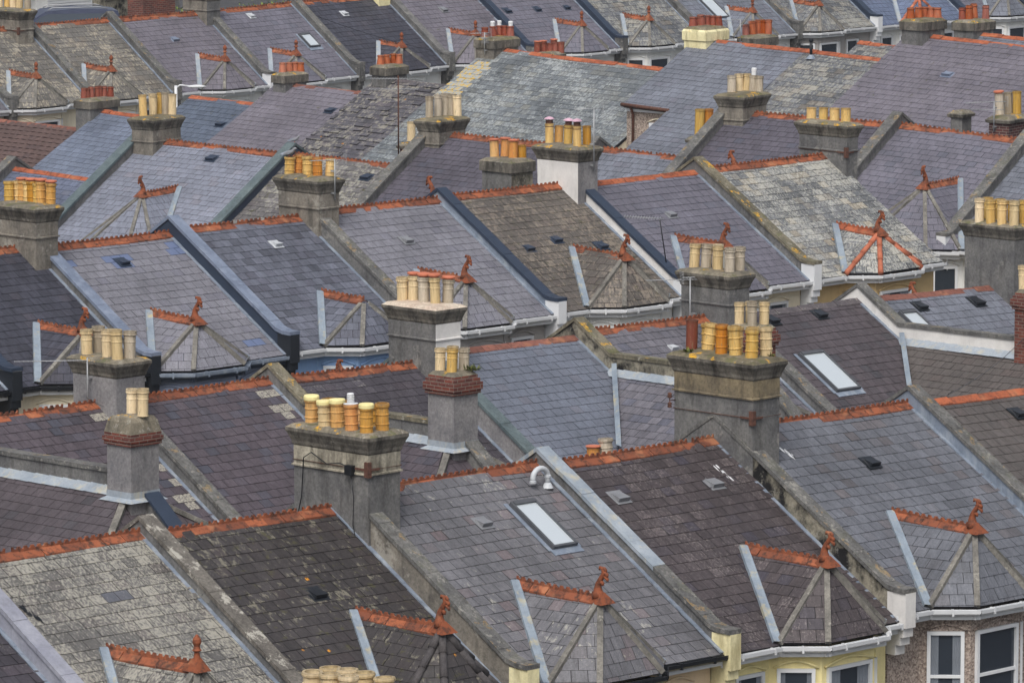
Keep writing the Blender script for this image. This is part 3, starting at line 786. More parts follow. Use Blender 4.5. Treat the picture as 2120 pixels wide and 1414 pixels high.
    def finish(h):
        h.gutters()
        if h.wins:
            up = Vector((0, 0, 1)); ye = h.pe - .32; z = -h.pe * h.t - .1
            lo, hi = (h.pw + .35, h.W - .35)
            spans = [(lo, hi)]
            if h.bayspan: uc, hw, *_ = h.bayspan; spans = [(lo, uc - hw - .1), (uc + hw + .1, hi)]
            for a_, b_ in spans:
                if b_ - a_ > .8:
                    c = (a_ + b_) / 2; A = h.pt(c, ye, z); h.window(A, h.r.a, h.n, -.4, .4, -2.0, -.45)

# ------------------------------------------------------------------ chimneys
POTS = {}
PROF = dict(
    cyl=[(1, 0), (1, .84), (1.12, .86), (1.12, .90), (1.02, .91), (1.1, .93), (1.1, 1), (.86, 1), (.84, .80)],
    roll=[(1.08, 0), (1.0, .02), (.98, .27), (1.07, .285), (1.07, .31), (.98, .325), (.97, .60), (1.06, .615), (1.06, .64), (.97, .655), (.97, .84), (1.12, .88), (1.15, .94), (1.08, 1), (.82, 1), (.8, .8)],
    band=[(1, 0), (.97, .03), (.97, .60), (1.03, .61), (1.03, .635), (.97, .65), (.97, .82), (1.13, .85), (1.13, .89), (1.05, .90), (1.12, .93), (1.1, 1), (.84, 1), (.82, .8)],
    tap=[(1.15, 0), (1.12, .05), (.82, .84), (.95, .88), (.95, .94), (.84, 1), (.68, 1), (.66, .8)],
    flare=[(1.12, 0), (1.08, .10), (.92, .72), (.88, .78), (1.02, .84), (1.02, .90), (.86, .93), (.9, 1), (.72, 1), (.7, .8)],
    tall=[(1, 0), (1, .93), (1.07, .94), (1.07, 1), (.88, 1), (.86, .8)])
def pot_mesh(style, mat):
    key = (style, mat)
    if key not in POTS:
        mb = MB(); body = style.split('+')[0]; pr = PROF[body]; top = pr[-1]
        mb.lathe(Vector((0, 0, 0)), pr, 18, 0, cap=False)
        mb.lathe(Vector((0, 0, 0)), [(top[0], top[1]), (.01, top[1])], 18, 1, cap=True)
        ex = style.split('+')[1] if '+' in style else ''
        if ex == 'lid': mb.lathe(Vector((0, 0, 0)), [(.8, 1.0), (.8, 1.05), (1.18, 1.05), (1.2, 1.10), (1.1, 1.13), (.5, 1.15)], 18, 2)
        if ex == 'cream': mb.lathe(Vector((0, 0, 0)), [(1.02, .95), (1.18, .95), (1.18, 1.06), (1.1, 1.1), (.4, 1.12)], 18, 3)
        if ex == 'metal':
            mb.lathe(Vector((0, 0, 0)), [(1.08, 1.0), (1.08, 1.02), (.55, 1.03)], 18, 4)
            for k in range(5): mb.lathe(Vector((0, 0, 1.03 + k * .055)), [(.5, 0), (.56, .01), (.56, .035), (.46, .045), (.46, .055)], 16, 4)
            mb.lathe(Vector((0, 0, 1.3)), [(.5, 0), (.54, .05), (.4, .09)], 16, 4)
        if ex == 'cowl':
            for a_ in range(4):
                q = Vector((.8 * math.cos(a_ * 1.57), .8 * math.sin(a_ * 1.57), 0)); mb.tube([q + Vector((0, 0, .97)), q + Vector((0, 0, 1.22))], .06, 6, 6)
            mb.lathe(Vector((0, 0, 0)), [(.75, 1.0), (.75, 1.16)], 14, 6); mb.lathe(Vector((0, 0, 0)), [(1.2, 1.2), (1.22, 1.23), (.7, 1.3), (.2, 1.33)], 18, 5)
            mb.lathe(Vector((0, 0, 0)), [(1.03, .84), (1.03, .88)], 14, 6, cap=False)
        if ex == 'can': mb.lathe(Vector((0, 0, 0)), [(.6, 1.0), (.6, 1.22), (.66, 1.23), (.66, 1.38), (.5, 1.42)], 14, 4)
        me_o = mb.build('chimney_pot', [M[mat], M['soot'], M['lid'], M['lidcream'], M['frame'], M['pink'], M['rust']])
        POTS[key] = me_o.data; bpy.data.objects.remove(me_o)
    return POTS[key]

def chimney(h, xL, xF, xR, ycap, pots, cap='cornice', mats=('render', 'render'), capm='capc', corn='corn', pline=None, prow=None, drop=None, rad=.125, brickm='red', string=True, name='chimney_stack', neck=None, apron=None):
    r = h.r; xc = (xL + xR) / 2
    if pline is not None:      # stands over a party wall line at u = pline, in front of the ridge
        C = hit(xc, ycap, h.pt(pline, 0, 0), r.a)
    else:
        C = hit(xc, ycap, r.Q + r.n * (prow or 0.), r.n)
    s = F / (C.y * math.cos(DEL) - (C.z - HZ) * math.sin(DEL))
    ca, sa = math.cos(abs(r.al)), math.sin(abs(r.al))
    if r.al > 0: l, wd = (xF - xL) / (s * sa), (xR - xF) / (s * ca)
    else: wd, l = (xF - xL) / (s * ca), (xR - xF) / (s * sa)
    hl, hw = l / 2, wd / 2
    a, n = r.a, r.n; up = Vector((0, 0, 1)); zt = C.z
    if drop is None:
        ppos = (C - h.P).dot(n); drop = zt - (h.P.z - abs(ppos) * h.t - hl * h.t - .5) if True else 0
    def ring(off, z, ol=0.):
        return [C + up * (z) + a * (sx * (hw + off)) + n * (sy * (hl + off)) for sx, sy in ((-1, -1), (-1, 1), (1, 1), (1, -1))]
    # side i joins ring[i], ring[i+1]: 0 = -a face, 1 = +n face, 2 = +a, 3 = -n
    mb = MB()
    def loft(rings, m4):
        for (o0, z0), (o1, z1) in zip(rings[:-1], rings[1:]):
            A, B = ring(o0, z0), ring(o1, z1)
            for i in range(4):
                m_ = m4[i] if isinstance(m4, (list, tuple)) else m4
                L = (A[(i + 1) % 4] - A[i]).length
                mb.face([A[i], A[(i + 1) % 4], B[(i + 1) % 4], B[i]], m_, [(0, z0), (L, z0), (L, z1 + abs(o1 - o0)), (0, z1 + abs(o1 - o0))])
    if r.al > 0: m4 = (0, 1, 1, 0)
    else: m4 = (1, 0, 1, 0)
    if cap == 'cornice':
        loft([(0, -drop), (0, -.74)], m4)
        loft([(0, -.74), (.035, -.73), (.035, -.70), (0.005, -.69)], m4 if not neck else 5) if string else None
        loft([(.005, -.69), (.005, -.36)], m4 if not neck else 5) if string else loft([(0, -.74), (0.005, -.36)], m4)
        cr = [(.005, -.36), (.025, -.33), (.035, -.27), (.065, -.2), (.075, -.17), (.115, -.09), (.115, -.03)]; tp = [(.115, -.03), (.02, .035), (-hw * .75, .06)]
    elif cap == 'block':
        loft([(0, -drop), (0, -.30)], m4); cr = [(0, -.30), (.055, -.29), (.055, -.03)]; tp = [(.055, -.03), (-.06, .05), (-hw * .8, .06)]
    elif cap == 'slab':
        loft([(0, -drop), (0, -.16)], m4); cr = [(0, -.16), (.07, -.14), (.09, -.06), (.05, -.03)]; tp = [(.05, -.03), (-.05, .05), (-hw * .8, .06)]
    elif cap == 'paint':      # thick painted rounded head
        loft([(0, -drop), (0, -.42), (.045, -.38), (.05, -.2)], m4); cr = [(.05, -.2), (.05, -.10), (.01, -.03)]; tp = [(.01, -.03), (-.1, .05), (-hw * .8, .06)]
    elif cap == 'brick':
        loft([(0, -drop), (0, -.58)], m4); cr = [(0, -.34)]; tp = [(.04, -.34), (-.01, -.11), (-.07, -.02), (-hw * .85, .03)]
        loft([(0, -.58), (.045, -.58), (.045, -.50), (.07, -.50), (.07, -.42), (.04, -.42), (.04, -.34)], 3)
    else:  # corbel, all brick
        loft([(0, -drop), (0, -.42)], m4); cr = [(0, -.34)]
        loft([(0, -.42), (.05, -.42), (.05, -.34), (.08, -.34), (.08, -.18), (.04, -.18), (.04, -.1), (0.0, -.1), (0, -.03)], 3); tp = [(0, -.03), (-.08, .05), (-hw * .8, .06)]
    if apron is not None:
        za = h.P.z - apron * h.t - hw * h.t - C.z; loft([(.012, za + .16), (.014, za + .03)], 6); loft([(.014, za + .03), (.13, za - .04)], 6)
    if len(cr) > 1: loft(cr, 2)
    loft(tp, 4); mb.face(ring(*tp[-1]), 4)
    st = mb.build(name, [M[mats[0]], M[mats[1]], M[corn], M[brickm], M[capm], M[neck or mats[0]], M['leadlight']], h.o)
    # lead apron where the stack meets the slope
    zt2 = zt + .04
    for p in pots:
        x, yb, yt = p[0], p[1], p[2]; style = p[3] if len(p) > 3 else 'cyl'; mt = p[4] if len(p) > 4 else 'creampot'; rr = p[5] if len(p) > 5 else rad
        X = hit(x, yb - 3, Vector((0, 0, zt2)), up)
        du, dn = (X - C).dot(a), (X - C).dot(n)
        # keep the pixel column, stay on the cap
        ln, lu = max(.0, hl + .02 - rr * .8), max(0., hw + .04 - rr * .8)
        du = max(-lu, min(lu, du)); dn = ((x - xc) / s - du * math.cos(r.al)) / math.sin(r.al)
        if abs(dn) > ln: dn = max(-ln, min(ln, dn)); du = max(-lu, min(lu, ((x - xc) / s - dn * math.sin(r.al)) / math.cos(r.al)))
        o = bpy.data.objects.new('chimney_pot', pot_mesh(style, mt)); COL.objects.link(o); o.parent = st
        hgt = (yb - yt) / s
        pos = C + a * du + n * dn + up * .0
        o.location = pos - Vector(st['_o']); kr = rr * rnd.uniform(.94, 1.05); o.scale = (kr, kr, hgt + .03); o.rotation_euler = (R(rnd.gauss(0, 1.5)) if len(p) < 7 else 0, R(rnd.gauss(0, 1.5)) if len(p) < 7 else R(p[6]), rnd.uniform(0, 6))
        if len(p) >= 7: o.rotation_euler.z = 0
    return st, C, (hl, hw, s)

def rear_extension(h, mat, pb=1.15, pr=5.4, half=2.4, tail=True, blackstub=False, hips='mortar', out=1.7, split=None):
    """paired outrigger whose ridge carries the party wall toward the viewer; its roofs fall to both sides"""
    t = h.t; zr = -pb * t - .02; c = h.pw / 2
    Pt = lambda u, p, z: h.pt(c + u, p, z)
    mb = MB(); up = Vector((0, 0, .015))
    ze = zr - half * t
    for s_ in (-1, 1):
        facet(mb, [Pt(0, pb, zr) + up, Pt(s_ * half, pb + half, ze) + up, Pt(s_ * half, pr + out, ze) + up, Pt(0, pr, zr) + up], e=.25, w=.3)
    facet(mb, [Pt(0, pr, zr) + up, Pt(-half, pr + out, ze) + up, Pt(half, pr + out, ze) + up], e=.25, w=.3)
    ro = mb.build('rear_roof', [S[mat], M['base']], h.o); ro['label'] = 'lower slate roof over the rear extension'
    # walls of the extension
    mb = MB(); hf = half - .2; zb = h.base.z
    q = [Pt(-hf, pb, ze - .05), Pt(-hf, pr + out - .25, ze - .05), Pt(hf, pr + out - .25, ze - .05), Pt(hf, pb, ze - .05)]
    lo = [x.copy() for x in q]
    for x in lo: x.z = zb
    for i in range(3): mb.face([lo[i], lo[i + 1], q[i + 1], q[i]])
    mb.build('rear_wall', M['render'], h.o)
    for s_ in (-1, 1):     # valley lead and flashing under the party coping
        mb = MB(); A, B = Pt(0, pb, zr) + up * 2, Pt(s_ * half, pb + half, ze) + up * 2; n = 5
        X = h.a * s_
        for k in range(n):
            p, q2 = A.lerp(B, k / n), A.lerp(B, (k + 1) / n); o = Vector((0, 0, .075))
            mb.face([p - X * .02 - h.n * .12 + o * 2.2, p + h.n * .10 + X * .04 + o * 2.0, q2 + h.n * .10 + X * .04 + o * 1.8, q2 - X * .02 - h.n * .12 + o * 2.0], tone=rnd.random())
        mb.build('valley_flashing', M['leadvalley'], ro)
    mb = MB(); n = 10
    for k in range(n):
        p0, p1 = pb + (pr - pb) * k / n, pb + (pr - pb) * (k + 1) / n
        for s_ in (-1, 1):
            u0, u1 = s_ * (h.pw / 2 + .0), s_ * (h.pw / 2 + .22)
            mb.face([Pt(u0, p0, zr - h.pw / 2 * t + .07), Pt(u0, p1 - .01, zr - h.pw / 2 * t + .055), Pt(u1, p1 - .01, zr - (h.pw / 2 + .22) * t + .045), Pt(u1, p0, zr - (h.pw / 2 + .22) * t + .055)], tone=rnd.random())
    mb.build('flashing', M['leadlight'], ro)
    for s_ in (-1, 1):
        mb = MB(); A, B = Pt(0, pr + .15, zr - .08) + up, Pt(s_ * half, pr + out, ze) + up; ax = (B - A).normalized(); sd_ = ax.cross(Vector((0, 0, 1))).normalized(); nu = sd_.cross(ax)
        q = [A - sd_ * .07, A + sd_ * .07, B + sd_ * .07, B - sd_ * .07]; mb.hexa([x + nu * -.03 for x in q], [x + nu * .06 for x in q]); mb.build('hip', M[hips], ro)
    # sloping party stub beyond the stack
    if tail:
        mb = MB(); A, B = Pt(.18, pr + .2, zr + .25), Pt(.18, pr + out + .4, ze + .1); x = h.a * .15; z_ = Vector((0, 0, .5))
        q = [A - x, A + x, B + x, B - x]; mb.hexa([v - z_ for v in q], q); st = mb.build('party_stub', M['render'], ro if False else h.o)
        mb = MB(); x = h.a * .2; q = [A - x - h.n * .08, A + x - h.n * .08, B + x, B - x]; mb.hexa([v + Vector((0, 0, .003)) for v in q], [v + Vector((0, 0, .07)) for v in q]); mb.build('coping', M['leadblack' if blackstub else 'conc'], st)
    return ro

# ================================================================== THE ROWS
H = {}
P_ = dict
GA, GR, GS, GT, GU, GC = ('houses of the nearest terrace', 'backs of the second terrace', 'houses of the third terrace with bays',
                          'houses of the fourth terrace', 'backs of the fifth terrace', 'houses of the farthest terrace')
# ---- row A, nearest, faces us
H['A9'] = House('A', -500, 1213, -116, 1165, 'purple_dark', 'dark roofed house cut off at the left edge below the pale blue coping', group=GA, crest=True)
H['A0'] = House('A', -116, 1160, 290, 1098, 'lichen_grey', 'house with pale grey lichen crusted slates filling the bottom left corner', group=GA, patchpx=[(246, 1243, .4, .14, -.44)],
                pl=P_(cap='leadpale', face='leadpale', foot='white'), wall='wwhite')
H['A1'] = House('A', 290, 1105, 690, 1046, 'dark_mossy', 'house with nearly black mossy slates dotted with orange lichen, dark tiled hips on its bay', group=GA,
                pl=P_(cap='concwhite', face='render', foot='white'), wall='wwhite')
H['A2'] = House('A', 690, 1019, 1112, 955, 'mid_grey', 'grey slated house with framed skylight and white bent vent pipe near its ridge', group=GA,
                pl=P_(cap='conc', face='rendwarm', foot='cream'), wall='wpeach', gut='guttb')
H['A3'] = House('A', 1112, 961, 1478, 905, 'dark_brown', 'house with dark brown slates above pale yellow bay walls', group=GA,
                pl=P_(cap='leadlight', face='render', foot='cream', capmat2=(2.45, 'conc')), wall='wyellow')
H['A4'] = House('A', 1478, 889, 1880, 831, 'blue_grey', 'blue grey slated house with pebbledashed bay in the bottom right corner', group=GA,
                pl=P_(cap='conc', face='renddark', foot='white'), wall='pebble')
H['A5'] = House('A', 1880, 831, 2290, 777, 'plain_brown', 'plain brown slated house with clean orange ridge at the right edge', group=GA,
                pl=P_(cap='conc', face='lead', foot='white'), wall='wcream', crest=False, ridge='tcplain')
H['A0'].bay((222, 1350), (408, 1382), finial='ball')
H['A1'].bay((738, 1272), (915, 1303), hip='hipdark')
H['A2'].bay((1072, 1210), (1247, 1243))
H['A3'].bay((1545, 1138), (1722, 1168))
H['A4'].bay((1848, 1066), (2024, 1099))
H['A2'].skylight((1052, 1048), .66, 1.32)
H['A2'].vent(1000, 1085, 'ventgrey'); H['A1'].vent(655, 1232, 'black', .3); H['A3'].vent(1282, 1032, 'ventgrey', .3); H['A3'].vent(1477, 1003, 'ventgrey', .3); H['A4'].vent(1803, 960, 'black', .28)
H['A5'].vent(2108, 858, 'black', .28)

K1 = chimney(H['A2'], 607, 765, 829, 886, [
    (680, 858, 813, 'roll', 'ochre'), (708, 864, 819, 'roll', 'ochre'), (740, 866, 826, 'roll', 'ochre'), (768, 870, 828, 'roll', 'ochre'),
    (644, 877, 824, 'roll+cream', 'ochre'), (673, 884, 835, 'roll+cream', 'creampot'), (700, 887, 833, 'roll+cream', 'ochre'), (730, 893, 838, 'roll+metal', 'orange'),
    (761, 898, 843, 'roll+cream', 'ochre'), (793, 893, 836, 'roll', 'ochre')], mats=('render', 'render'), capm='capc', rad=.127, neck='neckpale')
K2 = chimney(H['A4'], 1398, 1555, 1612, 737, [
    (1467, 712, 659, 'roll', 'yellow'), (1499, 716, 663, 'roll', 'yellow'), (1526, 722, 668, 'roll', 'yellow'), (1557, 728, 671, 'roll', 'yellow'),
    (1434, 718, 655, 'tall', 'brownpot', .112), (1467, 728, 670, 'roll', 'yellow', .125, 8), (1493, 736, 673, 'roll', 'orange'), (1522, 739, 676, 'roll', 'yellow'), (1553, 744, 684, 'roll', 'yellow'), (1585, 738, 677, 'roll', 'creampot')],
    mats=('render', 'render'), capm='capmoss', rad=.12, neck='neckwarm')

# ---- row R, backs facing us
H['R0'] = House('R', -425, 918, -113, 872, 'purple_brown', 'house at the far left edge behind the nearest terrace with a low brown rear roof', group=GR)
H['R1'] = House('R', -113, 874, 222, 828, 'purple', 'purple slated house back left of the two pot brick collared stack', group=GR, patchpx=[(202, 858, .22, .13, 2), (337, 973, .2, .13, 2), (358, 1000, .2, .13, 2), (383, 1027, .2, .13, 2), (410, 1052, .2, .13, 2)],
                pl=P_(cap='conc', face='render', foot=None, bend=(1.12, 5.2, 0)))
H['R2'] = House('R', 222, 828, 556, 783, 'purple', 'broad purple slated back between the small stack and the large yellow potted stack', group=GR, patchpx=[(555, 812, .22, .13, 2), (580, 840, .22, .13, 2), (604, 866, .22, .13, 2)],
                pl=P_(cap='conc', face='render', foot='white'))
H['R3'] = House('R', 556, 783, 862, 749, 'purple_dark', 'near black slated back with crested ridge behind the large yellow potted stack', group=GR,
                pl=P_(cap='concmoss', face='render', foot=None, bend=(1.12, 5.2, 0)))
H['R4'] = House('R', 862, 728, 1190, 692, 'smooth_blue', 'house back with smooth pale blue grey slates and plain brown ridge', group=GR,
                pl=P_(cap='leadgreen', face='render2', foot='white'), crest=False, ridge='tcbrown')
H['R5'] = House('R', 1190, 686, 1483, 651, 'grey_violet', 'grey violet slated back left of the nine pot stack', group=GR,
                pl=P_(cap='concmoss', face='renddark', foot=None, bend=(1.12, 5.2, 0)))
H['R6'] = House('R', 1483, 652, 1775, 616, 'purple_brown', 'brown slated back with the large white skylight', group=GR,
                pl=P_(cap='conc', face='render', foot='white'), crest=False, ridge='greyridge')
H['R7'] = House('R', 1775, 615, 2062, 588, 'steel', 'grey slated back with small white skylight below the broad stack at the right edge', group=GR,
                pl=P_(cap='conc', face='white', foot=None, bend=(1.30, 5.6, 0)), crest=False, ridge='tcbrown', flash='lead')
H['R8'] = House('R', 2062, 590, 2380, 555, 'purple_brown', 'house back mostly hidden behind the red brick stack at the right edge', group=GR)
rear_extension(H['R1'], 'purple_brown', pb=1.12, pr=5.35, blackstub=True)
rear_extension(H['R3'], 'purple', pb=1.12, pr=5.35)
rear_extension(H['R5'], 'grey_violet', pb=1.12, pr=5.35)
rear_extension(H['R7'], 'plain_brown', pb=1.30, pr=5.6)
H['R6'].skylight((1650, 737), .86, 1.45); H['R7'].skylight((1857, 651), .62, .8)
H['R6'].vent(1598, 665, 'black', .3); H['R6'].vent(1697, 653, 'black', .3); H['R7'].vent(1905, 636, 'black', .3); H['R7'].vent(2022, 627, 'black', .34); H['R5'].vent(1392, 722, 'ventpale', .22)

K3 = chimney(H['R2'], 150, 246, 300, 740, [
    (202, 733, 676, 'band', 'palepot'), (236, 737, 683, 'band', 'creampot'), (179, 736, 683, 'band', 'creampot'), (224, 742, 684, 'band', 'creampot'), (247, 747, 686, 'band', 'creampot'), (270, 744, 687, 'band', 'palepot')],
    mats=('render2', 'render2'), capm='capc', string=False, rad=.125)
K4 = chimney(H['R4'], 804, 903, 953, 630, [
    (833, 621, 572, 'band', 'creampot'), (855, 625, 572, 'band+lid', 'creampot'), (878, 629, 574, 'band+lid', 'palepot'), (902, 632, 576, 'band+lid', 'creampot'), (927, 630, 580, 'band+lid', 'palepot')],
    mats=('render', 'white'), capm='cappale')
K6 = chimney(H['R6'], 1412, 1507, 1550, 562, [
    (1463, 552, 504, 'band', 'palepot'), (1486, 556, 506, 'band', 'creampot'),
    (1438, 555, 505, 'band', 'creampot'), (1462, 558, 507, 'band', 'palepot'), (1486, 562, 511, 'band', 'creampot'), (1509, 566, 515, 'band', 'palepot'), (1530, 563, 513, 'band', 'palepot')],
    mats=('render', 'render'))
K7 = chimney(H['R8'], 2000, 2095, 2132, 462, [
    (2049, 457, 411, 'band', 'yellow'), (2073, 459, 414, 'band', 'yellow'), (2095, 461, 417, 'band', 'yellow'),
    (2028, 463, 415, 'band', 'creampot'), (2050, 466, 418, 'band', 'yellow'), (2071, 469, 420, 'band', 'yellow'), (2094, 472, 422, 'band', 'creampot'), (2116, 469, 420, 'band', 'yellow')],
    mats=('render', 'render'), string=False, capm='capc')
KS = chimney(H['R1'], 221, 274, 328, 858, [(273, 856, 806, 'band', 'creampot', .115), (297, 862, 808, 'band', 'creampot', .115)], cap='brick', mats=('render2', 'render2'), pline=.15, drop=2.6, apron=1.12)
K5 = chimney(H['R3'], 886, 940, 989, 772, [(936, 766, 718, 'band', 'creampot', .115), (911, 770, 722, 'band', 'creampot', .115), (935, 774, 723, 'band', 'yellow', .115), (960, 769, 722, 'band', 'palepot', .115)],
             cap='corbel', mats=('render2', 'render2'), pline=.15, drop=2.6, apron=1.12)
KO = chimney(H['R5'], 1505, 1556, 1606, 676, [(1555, 668, 624, 'band', 'creampot', .115), (1531, 674, 628, 'band', 'creampot', .115), (1556, 678, 627, 'band', 'palepot', .115), (1582, 675, 627, 'band', 'creampot', .115)],
             cap='corbel', mats=('red', 'red'), pline=.15, drop=2.6)
K8b = chimney(H['R7'], 2101, 2152, 2204, 603, [(2119, 600, 550, 'band', 'creampot', .115), (2146, 605, 552, 'band', 'creampot', .115)], cap='corbel', mats=('red', 'red'), pline=.15, drop=2.9)

# ---- row S, faces us
H['S9'] = House('S', -520, 573, -226, 540, 'night_blue', 'dark roof cut off by the left edge beside a black kneeler', group=GS, gut='guttb')
H['S0'] = House('S', -226, 538, 62, 508, 'night_blue', 'house with night dark slates at the left edge behind the five pot stack', group=GS,
                pl=P_(cap='leadblack', face='render', foot='black'), gut='guttb', wall='wcream')
H['S1'] = House('S', 62, 512, 350, 480, 'grey_violet_light', 'pale grey violet slated house between two blue lead capped party walls', group=GS, patchpx=[(246, 540, .42, .26, -1), (376, 506, .5, .26, -1), (141, 545, .25, .13, -1), (535, 712, .3, .13, -1)],
                pl=P_(cap='leadblue', face='render', foot='black'), gut='lead', wall='wlilac')
H['S2'] = House('S', 350, 474, 624, 446, 'patchwork', 'house with patchwork slates above a sky blue wall', group=GS,
                pl=P_(cap='leadblue', face='leadblack', foot='black'), wall='wblue')
H['S3'] = House('S', 624, 438, 906, 409, 'grey_violet_light', 'pale grey slated house left of the black capped party wall', group=GS,
                pl=P_(cap='conc', face='render', foot='white'), wall='wgrey')
H['S4'] = House('S', 906, 407, 1172, 378, 'brown_lichen', 'house with rough brown lichened slates and two black roof vents', group=GS,
                pl=P_(cap='leadblack', face='lead', foot='frame', hh=.2), wall='wwhite')
H['S5'] = House('S', 1172, 378, 1438, 351, 'violet_clean', 'violet slated house right of the white party wall, roof with plain ridge', group=GS,
                pl=P_(cap='leadblack', face='white', foot='frame'), crest=False, ridge='tcplain', wall='wcream')
H['S6'] = House('S', 1438, 350, 1716, 318, 'light_mottled', 'end house with pale lichen mottled slates and bright orange bay hips', group=GS,
                pl=P_(cap='concmoss', face='render', foot='frame'), flash=None, wall='wtan')
H['S0'].bay((80, 676), (182, 692), finial='horn'); H['S1'].bay((313, 650), (420, 670)); H['S2'].bay((667, 610), (766, 626), finial=None)
H['S3'].bay((866, 565), (968, 580)); H['S4'].bay((1188, 518), (1295, 535), hip='mortar'); H['S5'].bay((1398, 495), (1500, 510)); H['S6'].bay((1733, 470), (1833, 485), hip='tcnew', ridge='tcplain')
H['S1'].vent(254, 545, 'leadblack', .26); H['S2'].vent(572, 508, 'ventpale', .22); H['S3'].vent(842, 500, 'ventgrey', .26)
H['S4'].vent(1093, 516, 'leadblack', .28); H['S4'].vent(1150, 498, 'leadblack', .28); H['S5'].vent(1388, 446, 'ventgrey', .26)
H['S4'].vent(1245, 511, 'leadblack', .28)
K8 = chimney(H['S1'], -16, 79, 121, 424, [
    (43, 407, 364, 'roll+lid', 'ochre'), (65, 410, 366, 'roll+lid', 'ochre'), (85, 413, 368, 'roll+lid', 'ochre'), (106, 417, 373, 'roll+lid', 'ochre'),
    (15, 412, 371, 'roll', 'yellow'), (36, 416, 374, 'roll', 'yellow'), (56, 419, 377, 'roll', 'yellow'), (78, 422, 381, 'roll', 'yellow')], mats=('rendwarm', 'rendwarm'), capm='capc', rad=.122)
K9 = chimney(H['S3'], 576, 661, 702, 367, [
    (628, 352, 318, 'roll', 'yellow'), (646, 355, 321, 'roll', 'yellow'),
    (598, 358, 322, 'roll', 'yellow'), (618, 362, 322, 'roll', 'orange'), (637, 365, 326, 'roll', 'yellow'), (658, 368, 328, 'roll', 'orange'), (683, 364, 327, 'roll', 'yellow')], mats=('rendwarm', 'rendwarm'), rad=.122)
K10 = chimney(H['S5'], 1113, 1196, 1237, 303, [
    (1157, 291, 256, 'tall', 'ochre', .115), (1138, 297, 256, 'tall+cowl', 'yellow', .115), (1176, 302, 261, 'tall+cowl', 'yellow', .115), (1195, 306, 263, 'tall+cowl', 'yellow', .115), (1215, 303, 263, 'tall', 'ochre', .115)],
    mats=('white', 'render2'), string=False)
K11 = chimney(H['S6'], 1657, 1750, 1774, 254, [(1682, 244, 220, 'tall', 'yellow', .13), (1706, 247, 221, 'tall', 'yellow', .13), (1728, 250, 223, 'tall', 'yellow', .13), (1750, 254, 225, 'tall', 'yellow', .13)], mats=('render', 'render'))
KR = chimney(H['S4'], 998, 1059, 1103, 331, [(1024, 324, 290, 'tall+lid', 'ochre', .12), (1045, 328, 292, 'tall+lid', 'orange', .12), (1062, 331, 296, 'tall+lid', 'orange', .12), (1081, 327, 300, 'tall', 'ochre', .12)],
             cap='block', mats=('render', 'renddark'), prow=-2.4)

# ---- row T
H['T0'] = House('T', -170, 322, 18, 345, 'purple', 'house with orange ridge cut off at the left edge below the brown pantile roof', group=GT, crest=False)
H['T1'] = House('T', 18, 343, 290, 380, 'deep_blue', 'deep blue slated house left of the long green felted coping', group=GT, crest=False, ridge='tcplain',
                pl=P_(cap='conc', face='render', foot='white'))
H['T2'] = House('T', 290, 284, 596, 318, 'pale_blue', 'pale blue grey slated house between two green felted copings, its bay finial curling left', group=GT,
                pl=P_(cap='leadgreen', face='render', foot='leadgreen'), wall='wwhite')
H['T3'] = House('T', 596, 316, 892, 349, 'mossy_worn', 'house with worn mossy slates behind the five ochre pots', group=GT,
                pl=P_(cap='leadgreen', face='leadblack', foot=None), wall='wwhite')
H['T4'] = House('T', 892, 272, 1225, 306, 'violet_dark', 'dark violet slated house behind the squat four pot stack', group=GT,
                pl=P_(cap='conc', face='render', foot='white'), wall='wwhite')
H['T5'] = House('T', 1225, 304, 1506, 334, 'steel', 'steel grey slated house between the white stack and a broad concrete party wall', group=GT,
                pl=P_(cap='conc', face='render', foot='white'), wall='wwhite')
H['T6'] = House('T', 1506, 228, 1850, 256, 'violet_dark', 'violet grey slated house behind the stack with four short yellow pots', group=GT,
                pl=P_(cap='conc', face='render', foot='white'), wall='wwhite')
H['T7'] = House('T', 1850, 254, 2124, 290, 'violet_clean', 'violet slated house with a finial topped bay near the right edge', group=GT, pe=4.9,
                pl=P_(cap='conc', face='render', foot='white'), wall='wwhite')
H['T8'] = House('T', 2124, 288, 2400, 320, 'steel', 'grey slated roof sliver at the right edge above the eight pot stack', group=GT, pe=4.9,
                pl=P_(cap='conc', face='render', foot='frame'), wall='wwhite')
H['T2'].bay((368, 392), (294, 405), hw=1.6, hw2=.9); H['T7'].bay((1984, 376), (1914, 388), hw=1.7, hw2=.95)
H['T2'].vent(438, 330, 'leadblack', .3); H['T3'].vent(758, 369, 'leadblack', .3)
K12 = chimney(H['T2'], 275, 319, 372, 243, [
    (315, 234, 194, 'tall', 'creampot'), (328, 234, 190, 'tall', 'yellow'), (297, 238, 194, 'tall', 'yellow'), (315, 240, 196, 'tall', 'creampot'), (341, 236, 191, 'tall', 'palepot'), (355, 233, 190, 'tall', 'creampot')], mats=('rendwarm', 'rendwarm'), capm='capmoss')
K13 = chimney(H['T4'], 867, 910, 963, 246, [
    (889, 240, 196, 'cyl', 'palepot'), (906, 242, 197, 'cyl', 'palepot'), (921, 240, 194, 'cyl', 'palepot'), (935, 238, 193, 'cyl', 'palepot'), (947, 235, 191, 'cyl', 'creampot')], mats=('rendwarm', 'rendwarm'), capm='capmoss')
K14 = chimney(H['T6'], 1487, 1536, 1587, 195, [
    (1515, 187, 152, 'cyl', 'palepot'), (1532, 190, 154, 'cyl', 'creampot'), (1547, 188, 152, 'cyl', 'creampot'), (1560, 184, 150, 'cyl+can', 'palepot'), (1572, 181, 148, 'cyl', 'palepot')], mats=('rendwarm', 'rendwarm'), capm='capmoss')
